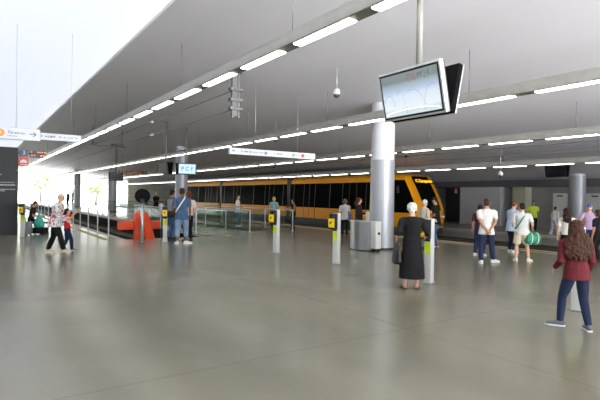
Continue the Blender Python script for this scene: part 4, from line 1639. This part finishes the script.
# 3 man in white T-shirt, hands behind his back
wm = person('man in a white T-shirt and navy jeans with hands clasped behind him', 486, 263.5, 198, 8,
            dict(m=W_, sleeve='short', k=0.016, hem=-0.07, flare=1.08), dict(kind='trousers', m=NAVYJ, k=0.012), dict(style='short', m=BROWN_H),
            dict(m=SHOEW), ((0.13, 0.10, 0.04, 60), (-0.075, -0.03, 0.04, 5)), ((0.028, -0.098, 0.515), (-0.024, -0.108, 0.525)), 1, 0, (3, 6), SKIN2, 0.009, 1.08, poles={1: V((1, -0.5, 0)), -1: V((-1, -0.5, 0))})
# 4 person hidden behind him
person('person in navy trousers hidden behind the man in the white T-shirt', 479.5, 256, 204, 40,
       dict(m=cloth('plum', (74, 40, 52)), sleeve='short'), dict(kind='trousers', m=NAVYJ), dict(style='short', m=DARK_H), dict(m=SHOEW), ((0.055, 0.02, 0.04), (-0.09, 0.0, 0.04)), None, 0, 0, (5, 0), SKIN2)
# 5 man in pale blue shirt reading his phone
ph = person('man in a pale blue shirt and dark jeans looking down at his hands', 511, 252.5, 200.5, 62,
            dict(m=cloth('pale_blue', (176, 192, 216), 0.06), sleeve='elbow', k=0.018, hem=-0.10, flare=1.1), dict(kind='trousers', m=cloth('ink_denim', (32, 38, 56), 0.2)), dict(style='short', m=RED_H),
            dict(m=SHOEW), ((0.06, -0.01, 0.04), (-0.06, 0.03, 0.04)), ((0.06, 0.17, 0.60), (-0.05, 0.18, 0.60)), 8, 0, (38, 0))
h_ = world(ph, ph['arms'][1][2].lerp(ph['arms'][-1][2], 0.5) + V((0, 0.075, 0.03)))
phn = thing('phone', 'dark phone in the hands of the man in pale blue', 'phone', h_, ph['rz'])
MB().box((0, 0, 0), (0.072, 0.009, 0.145), Matrix.Rotation(-0.9, 3, 'X'), 0.003).build('case', BLACK, phn)
MB().box((0, -0.0045, -0.003), (0.066, 0.003, 0.135), Matrix.Rotation(-0.9, 3, 'X')).build('display', mat('phone_display', (60, 66, 80), 0.1), phn)

# 6 young man in grey-white top and cream shorts with a green bag
GT = cloth('grey_white', (206, 206, 200), 0.06)
gy = person('young man in grey-white vest and cream shorts carrying a green bag', 521.5, 261.5, 202.5, 18,
            dict(m=GT, sleeve='short', k=0.02, hem=-0.06, vest=cloth('pale_vest', (196, 198, 194), 0.06)), dict(kind='shorts', m=cloth('cream', (214, 204, 180), 0.06), k=0.02, len=0.86), dict(style='short', m=DARK_H),
            dict(m=SHOEW), ((0.11, 0.0, 0.04, 30), (-0.085, 0.02, 0.04, -8)), ((0.17, 0.10, 0.545), (-0.13, 0.16, 0.60)), 3, 0, (16, -10), SKIN, 0.009, 1.05)
GREEN = mat('green_nylon', (16, 128, 92), 0.5, 0, 0.2, 12, 0.4, 25)
strap(gy, mat('green_webbing', (26, 120, 90), 0.6, 0, 0.1), 'strap', 1)
h_ = world(gy, gy['arms'][1][2]) + V((0, 0, -0.05))
gb = thing('sports_bag', 'green sports bag with white stripes held by the young man in shorts', 'bag', h_ - rt0 * 0.04 - fw0 * 0.12, gy['rz'] + 0.5)
bb = MB()
bb.loft([(-0.21, 0, -0.18), (-0.17, 0, -0.19), (0, 0, -0.20), (0.17, 0, -0.19), (0.21, 0, -0.17)], [(0.07, 0.09), (0.11, 0.14), (0.13, 0.165), (0.11, 0.14), (0.06, 0.08)], 18, (0, 1, 0))
link('holdall', remesh(bb, 0.012, 3, 'holdall'), GREEN, gb)
for x in (-0.09, 0.09):
    MB().loft([(x + 0.012 * math.sin(q), 0.128 * math.cos(q), -0.188 + 0.168 * math.sin(q)) for q in [k * PI / 8 for k in range(17)]], [(0.012, 0.004)] * 17, 6, (1, 0, 0)).build('stripe', SHOEW, gb)
MB().tube([(-0.1, 0, -0.05), (-0.06, 0, 0.03), (0.06, 0, 0.03), (0.1, 0, -0.05)], 0.01, 8).build('handle', GREEN, gb, True)

# 7 high-visibility worker on the far platform
HV = mat('hi_vis_fabric', (214, 238, 60), 0.7, 0, 0.06)
hv = person('worker in a yellow high-visibility vest on the far platform', 533, 232.3, 200.8, 200,
            dict(m=cloth('hi_vis', (204, 228, 66), 0.06), sleeve='short', k=0.022, hem=-0.06, vest=HV), dict(kind='trousers', m=BLK), dict(style='short', m=DARK_H), dict(m=SHOEB), None, ((0.14, 0.12, 0.60), (-0.13, 0.14, 0.58)), 0, 0, (10, 0), SKIN2, 0.011, 1.15)
rb = MB()
for z in (0.07, 0.15):
    rb.loft([hv['hip'] + V((0, 0, z * hv['H'])), hv['hip'] + V((0, 0, (z + 0.022) * hv['H']))], [(0.106 * hv['H'], 0.084 * hv['H'])] * 2, 18, (1, 0, 0))
rb.build('reflective_band', mat('reflective_grey', (196, 200, 200), 0.3, 0.3), hv['o'], True)

# 8 person in white with a big white bag and a dark jacket, far platform
cw = person('dark-haired person in white top stepping along the far platform', 553.5, 234.6, 206.2, 70,
            dict(m=W_, sleeve='long', k=0.016), dict(kind='trousers', m=cloth('stone', (178, 184, 198), 0.06), k=0.02), dict(style='short', m=DARK_H), dict(m=SHOEW), ((0.06, 0.12, 0.04), (-0.06, -0.08, 0.045, 0, 0.2)), ((0.16, 0.14, 0.52), (-0.12, 0.16, 0.56)), 10, 0, (12, 0), SKIN2, 0.011)
h_ = world(cw, cw['arms'][1][2])
wb = thing('white_bag', 'big white cloth bag carried low by the person in white', 'bag', h_ - V((0, 0, 0.06)), cw['rz'])
bb = MB()
bb.loft([(0, 0, -0.52), (0, 0, -0.46), (0.02, 0, -0.25), (0.0, 0, -0.1), (0, 0, -0.03)], [(0.1, 0.16), (0.14, 0.22), (0.13, 0.2), (0.06, 0.1), (0.03, 0.03)], 16, (1, 0, 0))
link('sack', remesh(bb, 0.014, 2, 'sack'), cloth('white_sack', (222, 226, 236), 0.06), wb)
MB().tube([(0, -0.05, -0.06), (0, 0, 0.04), (0, 0.05, -0.06)], 0.012, 8).build('handle', W_, wb, True)
h_ = world(cw, cw['arms'][-1][2])
jk = thing('folded_jacket', 'navy jacket draped over the arm of the person in white', 'jacket', h_, cw['rz'])
bb = MB()
bb.loft([(0, 0.02, -0.42), (0, 0.02, -0.3), (0, 0.01, -0.05), (0, 0, 0.04)], [(0.05, 0.12), (0.07, 0.16), (0.07, 0.14), (0.04, 0.1)], 14, (1, 0, 0))
link('cloth', remesh(bb, 0.014, 2, 'cloth'), NAVYJ, jk)

# 9-11 group at the right edge
person('woman with long dark hair and white top left of the girl in red', 566.5, 264, 207.5, 30,
       dict(m=cloth('off_white', (214, 208, 198), 0.06), sleeve='short', k=0.014), dict(kind='trousers', m=BLK), dict(style='curly', m=hairm('dark_brown', (40, 26, 22)), len=0.16, wide=0.062), dict(m=SHOEB), None, ((0.15, 0.1, 0.5), (-0.15, 0.0, 0.45)), 0, 0, (6, 0), SKIN, 0.010)
person('man in a blue cap and lilac shirt behind the girl in red', 588.5, 257, 203.5, 200,
       dict(m=cloth('lilac', (176, 152, 186), 0.08), sleeve='short', k=0.016), dict(kind='trousers', m=NAVYJ), dict(style='cap', m=BROWN_H, cap=cloth('cap_blue', (70, 92, 140), 0.1)), dict(m=SHOEB), None, ((0.12, 0.2, 0.72), (-0.15, 0.0, 0.45)), 0, 0, (5, 20), SKIN, 0.010, 1.0)
person('dark-haired woman in black standing at the right edge', 597, 262, 209, 330,
       dict(m=BLK, sleeve='short', k=0.014), dict(kind='trousers', m=BLK), dict(style='long', m=BROWN_H, len=0.12), dict(m=SHOEB), None, None, 0, 0, (5, 0), SKIN2, 0.010)

# 12-13 the pair before the tram front
mb_ = person('man in a black T-shirt and cap with blue jeans in front of the tram', 436, 247, 196.5, 300,
             dict(m=BLK, sleeve='short', k=0.018, hem=-0.06), dict(kind='trousers', m=BLUEJ, k=0.014), dict(style='cap', m=DARK_H, cap=cloth('cap_black', (22, 22, 26), 0.1)), dict(m=SHOEG, sole=SHOEW), ((0.06, 0.0, 0.04), (-0.06, 0.05, 0.04)), ((0.12, 0.18, 0.66), (-0.1, 0.16, 0.64)), 4, 0, (12, 0), SKIN2, 0.010, 1.06)
person('grey-haired person in beige behind the old woman in black', 423, 249.5, 199, 70,
       dict(m=cloth('beige', (206, 196, 176), 0.08), sleeve='long', k=0.016, hem=-0.08), dict(kind='trousers', m=cloth('khaki', (150, 140, 118), 0.08)), dict(style='short', m=WHITE_H), dict(m=SHOEB), None, ((0.13, 0.16, 0.58), (-0.12, 0.1, 0.5)), 3, 0, (8, -20), SKIN, 0.010)

# 14-15 two women by the gate cabinet
w14 = person('woman in a white top with a blue shoulder bag facing the tram', 344.5, 236.5, 198.5, 5,
             dict(m=W_, sleeve='short', k=0.014, hem=-0.07), dict(kind='trousers', m=BLK), dict(style='bob', m=hairm('light_brown', (104, 80, 58))), dict(m=SHOEB), None, ((0.13, 0.03, 0.46), (-0.16, 0.1, 0.52)), 0, 0, (6, 0), SKIN, 0.0105)
h_ = world(w14, w14['hip'] + V((0.15 * w14['H'], -0.02, 0.06 * w14['H'])))
sb_ = thing('shoulder_bag', 'blue shoulder bag on the woman in white near the cabinet', 'bag', h_, w14['rz'])
bb = MB()
bb.loft([(0, 0, -0.2), (0, 0, -0.16), (0, 0, 0.0), (0, 0, 0.09)], [(0.05, 0.12), (0.07, 0.16), (0.06, 0.14), (0.02, 0.1)], 16, (1, 0, 0))
link('pouch', remesh(bb, 0.012, 2, 'pouch'), cloth('bag_blue', (74, 104, 154), 0.1), sb_)
MB().tube([(0, -0.1, 0.06), (-0.03, -0.05, 0.3), (-0.09, 0.0, 0.40), (-0.03, 0.06, 0.3), (0, 0.1, 0.06)], 0.012, 8).build('strap', cloth('bag_blue', (74, 104, 154), 0.1), sb_, True)
w15 = person('woman with auburn curls in a dark jacket behind the gate cabinet', 358.5, 239.5, 197.5, 115,
             dict(m=cloth('dark_plum', (44, 30, 34), 0.15), sleeve='long', k=0.022, hem=-0.09, flare=1.1), dict(kind='trousers', m=BLK), dict(style='curly', m=RED_H, len=0.08, wide=0.055), dict(m=SHOEB), None, ((0.13, 0.15, 0.58), (-0.1, 0.17, 0.62)), 0, 0, (10, 0), SKIN, 0.0105)
h_ = world(w15, w15['arms'][-1][2].lerp(w15['arms'][1][2], 0.4) + V((0, 0.1, 0.02)))
pb_ = thing('paper_bag', 'pale paper bag held by the woman in the dark jacket', 'bag', h_, w15['rz'])
MB().prism([(-0.1, -0.06), (0.1, -0.06), (0.1, 0.06), (-0.1, 0.06)], -0.26, 0.08, lambda u, v, w: (u * (1 + w * 0.3), v * (1 + w * 0.3), w)).build('sack', mat('pale_paper', (226, 218, 200), 0.8, 0, 0.05), pb_)
MB().tube([(-0.05, 0, 0.07), (-0.03, 0, 0.15), (0.03, 0, 0.15), (0.05, 0, 0.07)], 0.006, 6).build('handle', mat('pale_paper', (226, 218, 200), 0.8), pb_)

# 16-18 by the stair balustrade
person('woman in a dark top leaning at the right end of the balustrade', 293.5, 230, 198.5, 245,
       dict(m=BLK, sleeve='none', k=0.016), dict(kind='trousers', m=BLK), dict(style='bob', m=DARK_H), dict(m=SHOEB), None, ((0.1, 0.15, 0.66), (-0.08, 0.17, 0.68)), 4, 0, (6, 0), SKIN2, 0.011)
person('blond woman in a teal top behind the middle validator', 273.5, 227.5, 196.5, 20,
       dict(m=cloth('teal', (128, 176, 178), 0.08), sleeve='short', k=0.014), dict(kind='trousers', m=NAVYJ), dict(style='bob', m=BLOND_H), dict(m=SHOEB), None, ((0.16, 0.14, 0.6), (-0.14, 0.05, 0.5)), 2, 0, (4, 10), SKIN, 0.011)
person('woman in a white top and blue jeans standing behind the greenish glass', 237.5, 226.5, 194.8, 100,
       dict(m=W_, sleeve='short', k=0.014, hem=-0.07), dict(kind='trousers', m=BLUEJ), dict(style='tail', m=BROWN_H), dict(m=SHOEW), None, ((0.1, 0.14, 0.62), (-0.06, 0.15, 0.64)), 0, 0, (3, 0), SKIN, 0.011)

# 19-21 group by the buffer stop
dn = person('tall man in a denim blue shirt and light jeans with white sneakers', 181.5, 244, 187.5, 350,
            dict(m=cloth('denim_shirt', (66, 92, 122), 0.14), sleeve='short', k=0.02, hem=-0.08, flare=1.08), dict(kind='trousers', m=LIGHTJ, k=0.02, len=0.62), dict(style='short', m=BROWN_H), dict(m=SHOEW), ((0.075, 0.02, 0.04, 60), (-0.075, -0.02, 0.04, -20)), ((0.14, 0.08, 0.5), (-0.14, 0.1, 0.52)), 2, 0, (8, 10), mat('skin_deep', (124, 84, 66), 0.55, 0, 0.06), 0.0095, 1.1)
strap(dn, mat('white_webbing', (220, 222, 226), 0.7), 'strap', 1)
person('dark-haired youth in black and grey left of the man in denim', 171, 239.8, 189, 30,
       dict(m=cloth('charcoal', (60, 60, 66), 0.15), sleeve='short', k=0.018, hem=-0.07, vest=cloth('pale_grey', (150, 150, 156), 0.1)), dict(kind='trousers', m=BLUEJ, k=0.016), dict(style='short', m=DARK_H), dict(m=SHOEB), None, ((0.1, 0.15, 0.58), (-0.12, 0.05, 0.48)), 3, 0, (10, 0), SKIN2, 0.0105)
person('woman in a cream top and black trousers right of the man in denim', 188.5, 241.5, 191, 320,
       dict(m=cloth('cream_top', (216, 200, 186), 0.08), sleeve='short', k=0.014), dict(kind='trousers', m=BLK), dict(style='bob', m=RED_H), dict(m=SHOEB), None, ((0.12, 0.1, 0.52), (-0.1, 0.14, 0.56)), 0, 0, (6, 0), SKIN, 0.0105)

# 22-23 woman and child at the left
def blouse_material():
    M = bpy.data.materials.new('floral_blouse')
    M.use_nodes = True
    nt = M.node_tree
    b = nt.nodes['Principled BSDF']
    tc = nt.nodes.new('ShaderNodeTexCoord')
    n = nt.nodes.new('ShaderNodeTexNoise')
    n.inputs['Scale'].default_value = 9
    n.inputs['Detail'].default_value = 2
    r = nt.nodes.new('ShaderNodeValToRGB')
    r.color_ramp.interpolation = 'CONSTANT'
    e = r.color_ramp.elements
    e[0].position, e[0].color = 0, lin((206, 70, 78))
    e[1].position, e[1].color = 0.40, lin((232, 226, 226))
    q = e.new(0.54)
    q.color = lin((142, 146, 152))
    q = e.new(0.62)
    q.color = lin((226, 220, 220))
    nt.links.new(tc.outputs['Object'], n.inputs['Vector'])
    nt.links.new(n.outputs['Fac'], r.inputs['Fac'])
    nt.links.new(r.outputs['Color'], b.inputs['Base Color'])
    b.inputs['Roughness'].default_value = 0.85
    return M


person('woman with pale blond hair in a red, white and grey patterned blouse', 54.8, 253, 192.5, 82,
       dict(m=blouse_material(), sleeve='long', k=0.024, hem=-0.08, flare=1.15), dict(kind='trousers', m=BLK, k=0.014, flare=1.1), dict(style='short', m=hairm('pale_blond', (214, 190, 156))), dict(m=SHOET), ((0.05, 0.16, 0.04, 10), (-0.05, -0.13, 0.045, 0, 0.25)), ((0.14, 0.22, 0.55), (-0.1, 0.2, 0.58)), 12, 0, (14, 0), SKIN, 0.0095, 1.15)
person('child in a red T-shirt raising one arm towards the tracks', 67, 250.8, 208.5, 60,
       dict(m=cloth('scarlet', (206, 36, 44), 0.1), sleeve='short', k=0.014), dict(kind='trousers', m=NAVYJ), dict(style='short', m=BROWN_H), dict(m=SHOEG, sole=SHOEW), ((0.05, 0.1, 0.04), (-0.05, -0.1, 0.045, 0, 0.2)), ((0.22, 0.24, 0.98), (-0.15, 0.05, 0.5)), 0, 0, (-8, 0), SKIN, 0.0085, 1.0, child=True, poles={1: V((0.3, 0.3, -1))})

# 24 seated traveller with luggage by the dark wall
se = person('seated traveller in dark clothes on the bench behind the left validator', 27, 236, 200, 60,
            dict(m=cloth('dark_brown', (52, 40, 38), 0.15), sleeve='short', k=0.018), dict(kind='trousers', m=BLK), dict(style='short', m=RED_H), dict(m=SHOEB), ((0.06, 0.27, 0.04), (-0.06, 0.24, 0.04)), ((0.14, 0.2, 0.42), (-0.12, 0.22, 0.40)), 12, 0, (25, 0), SKIN, 0.0105, 1.0, sit=0.325, base=V((2.05, LW_T + 0.62, 0)), H=1.68)
TEAL = mat('teal_plastic_bag', (58, 168, 146), 0.35, 0, 0.1, 10, 0.4, 20)
p = G(39.0, 234.2)
case = thing('suitcase', 'black suitcase lying flat on the floor by the bench', 'suitcase', (p.x, p.y, 0), math.radians(-35))
MB().box((0, 0, 0.15), (0.6, 0.38, 0.24), None, 0.03).build('shell', BLACK, case, 'auto')
MB().tube([(-0.1, -0.19, 0.17), (-0.08, -0.215, 0.17), (0.08, -0.215, 0.17), (0.1, -0.19, 0.17)], 0.012, 8).build('handle', DARK, case, True)
for x in (-0.24, 0.24):
    for y in (-0.14, 0.14):
        MB().tube([(x, y - 0.015, 0.025), (x, y + 0.015, 0.025)], 0.025, 12).build('wheel', DARK, case, True)
tb = thing('carrier_bag', 'teal plastic carrier bag standing on the flat black suitcase', 'bag', (p.x, p.y, 0.27), math.radians(-35))
bb = MB()
bb.loft([(0, 0, 0.0), (0, 0, 0.05), (0, 0, 0.22), (0.0, 0, 0.38), (0, 0, 0.5), (-0.01, 0, 0.56)], [(0.19, 0.11), (0.22, 0.13), (0.2, 0.12), (0.12, 0.07), (0.05, 0.035), (0.03, 0.03)], 18, (1, 0, 0))
link('sack', remesh(bb, 0.014, 2, 'sack'), TEAL, tb)
MB().tube([(-0.03, 0, 0.53), (-0.05, 0, 0.6), (0, 0, 0.64), (0.05, 0, 0.6), (0.03, 0, 0.53)], 0.01, 8).build('handle', TEAL, tb, True)
p = G(27.0, 235.0)
gbx = thing('grey_case', 'grey upright case beside the seated traveller', 'suitcase', (p.x, p.y, 0), math.radians(-20))
MB().box((0, 0, 0.28), (0.34, 0.24, 0.5), None, 0.03).build('shell', mat('grey_case_shell', (126, 128, 130), 0.5, 0, 0.08), gbx, 'auto')
MB().tube([(-0.07, 0.09, 0.52), (-0.07, 0.09, 0.66), (0.07, 0.09, 0.66), (0.07, 0.09, 0.52)], 0.01, 8).build('pull_handle', DARK, gbx, True)
for x in (-0.12, 0.12):
    MB().tube([(x, -0.02, 0.03), (x, 0.02, 0.03)], 0.03, 12).build('wheel', DARK, gbx, True)

# 25-27 far people
person('tiny dark figure on the left beyond the tracks, against the daylight', 68, 206, 191.5, 200,
       dict(m=cloth('slate', (70, 74, 82), 0.1), sleeve='long', k=0.02), dict(kind='trousers', m=BLK), dict(style='short', m=DARK_H), dict(m=SHOEB), None, None, 0, 0, (0, 0), SKIN, 0.016)
person('tiny black-clad figure on the right beyond the tracks, against the daylight', 73.2, 206, 189.5, 250,
       dict(m=BLK, sleeve='long', k=0.03), dict(kind='trousers', m=BLK), dict(style='short', m=DARK_H), dict(m=SHOEB), None, None, 0, 0, (0, 0), SKIN, 0.016, 1.2)
person('dark figure standing behind the far balustrade, left of the group in denim', 156, 212.5, 193, 180,
       dict(m=BLK, sleeve='long', k=0.02), dict(kind='trousers', m=BLK), dict(style='short', m=DARK_H), dict(m=SHOEB), None, ((0.1, 0.15, 0.6), (-0.1, 0.15, 0.6)), 0, 0, (10, 0), SKIN2, 0.014, 1.2)

# ------------------------------------------------------------------ light
w_ = bpy.data.worlds.new('sky')
SC.world = w_
w_.use_nodes = True
nt = w_.node_tree
bg = nt.nodes['Background']
sky = nt.nodes.new('ShaderNodeTexSky')
sky.sky_type = 'NISHITA'
sky.sun_disc = False
sky.sun_elevation = math.radians(52)
sky.sun_rotation = math.radians(200)
sky.air_density = 1.2
sky.dust_density = 3.0
nt.links.new(sky.outputs['Color'], bg.inputs['Color'])
bg.inputs['Strength'].default_value = 1.2
sd_ = bpy.data.lights.new('sun', 'SUN')
sd_.energy = 19.0
sd_.angle = math.radians(0.6)
sd_.color = (1, 0.97, 0.92)
so_ = bpy.data.objects.new('sun', sd_)
so_.rotation_euler = (math.radians(38), 0, math.radians(-30))
so_.location = (0, 0, 30)
COL.objects.link(so_)


def area(name, loc, target, sx, sy, power, color):
    d = bpy.data.lights.new(name, 'AREA')
    d.shape = 'RECTANGLE'
    d.size, d.size_y = sx, sy
    d.energy = power
    d.color = color
    o = bpy.data.objects.new(name, d)
    COL.objects.link(o)
    o.location = loc
    dr = (V(target) - V(loc)).normalized()
    o.rotation_euler = dr.to_track_quat('-Z', 'Y').to_euler()
    return o


# added lamps aimed up at the ceiling, and daylight at the open far end
e1 = area('rear_ceiling_fill', (15, T0 + 0.3, 1.8), (16, T0 + 10.3, 8.6), 28, 3.2, 12000, (0.96, 0.98, 1))  # added behind the viewer to brighten the ceiling; the wall here is closed
e1.data.spread = math.radians(84)
e2 = area('left_ceiling_fill', (-13.8, -3, 2.0), (-4, 0, 8.4), 20, 3.8, 2600, (0.95, 0.98, 1))  # added low lamp for light from the left; outer wall has no glazing
e2.data.spread = math.radians(84)
area('far_end_daylight', (8, T1 - 0.5, 2.4), (8, 0, 1.5), 18, 4, 600, (0.97, 0.99, 1))

vs = SC.view_settings
vs.view_transform = 'Standard'
vs.look = 'None'
vs.exposure = -0.06
vs.gamma = 1.0
vs.use_curve_mapping = False
SC.display_settings.display_device = 'sRGB'
SC.cycles.max_bounces = 10
SC.cycles.diffuse_bounces = 5
SC.cycles.glossy_bounces = 4
SC.cycles.transparent_max_bounces = 16
SC.cycles.sample_clamp_indirect = 6
SC.cycles.use_denoising = True
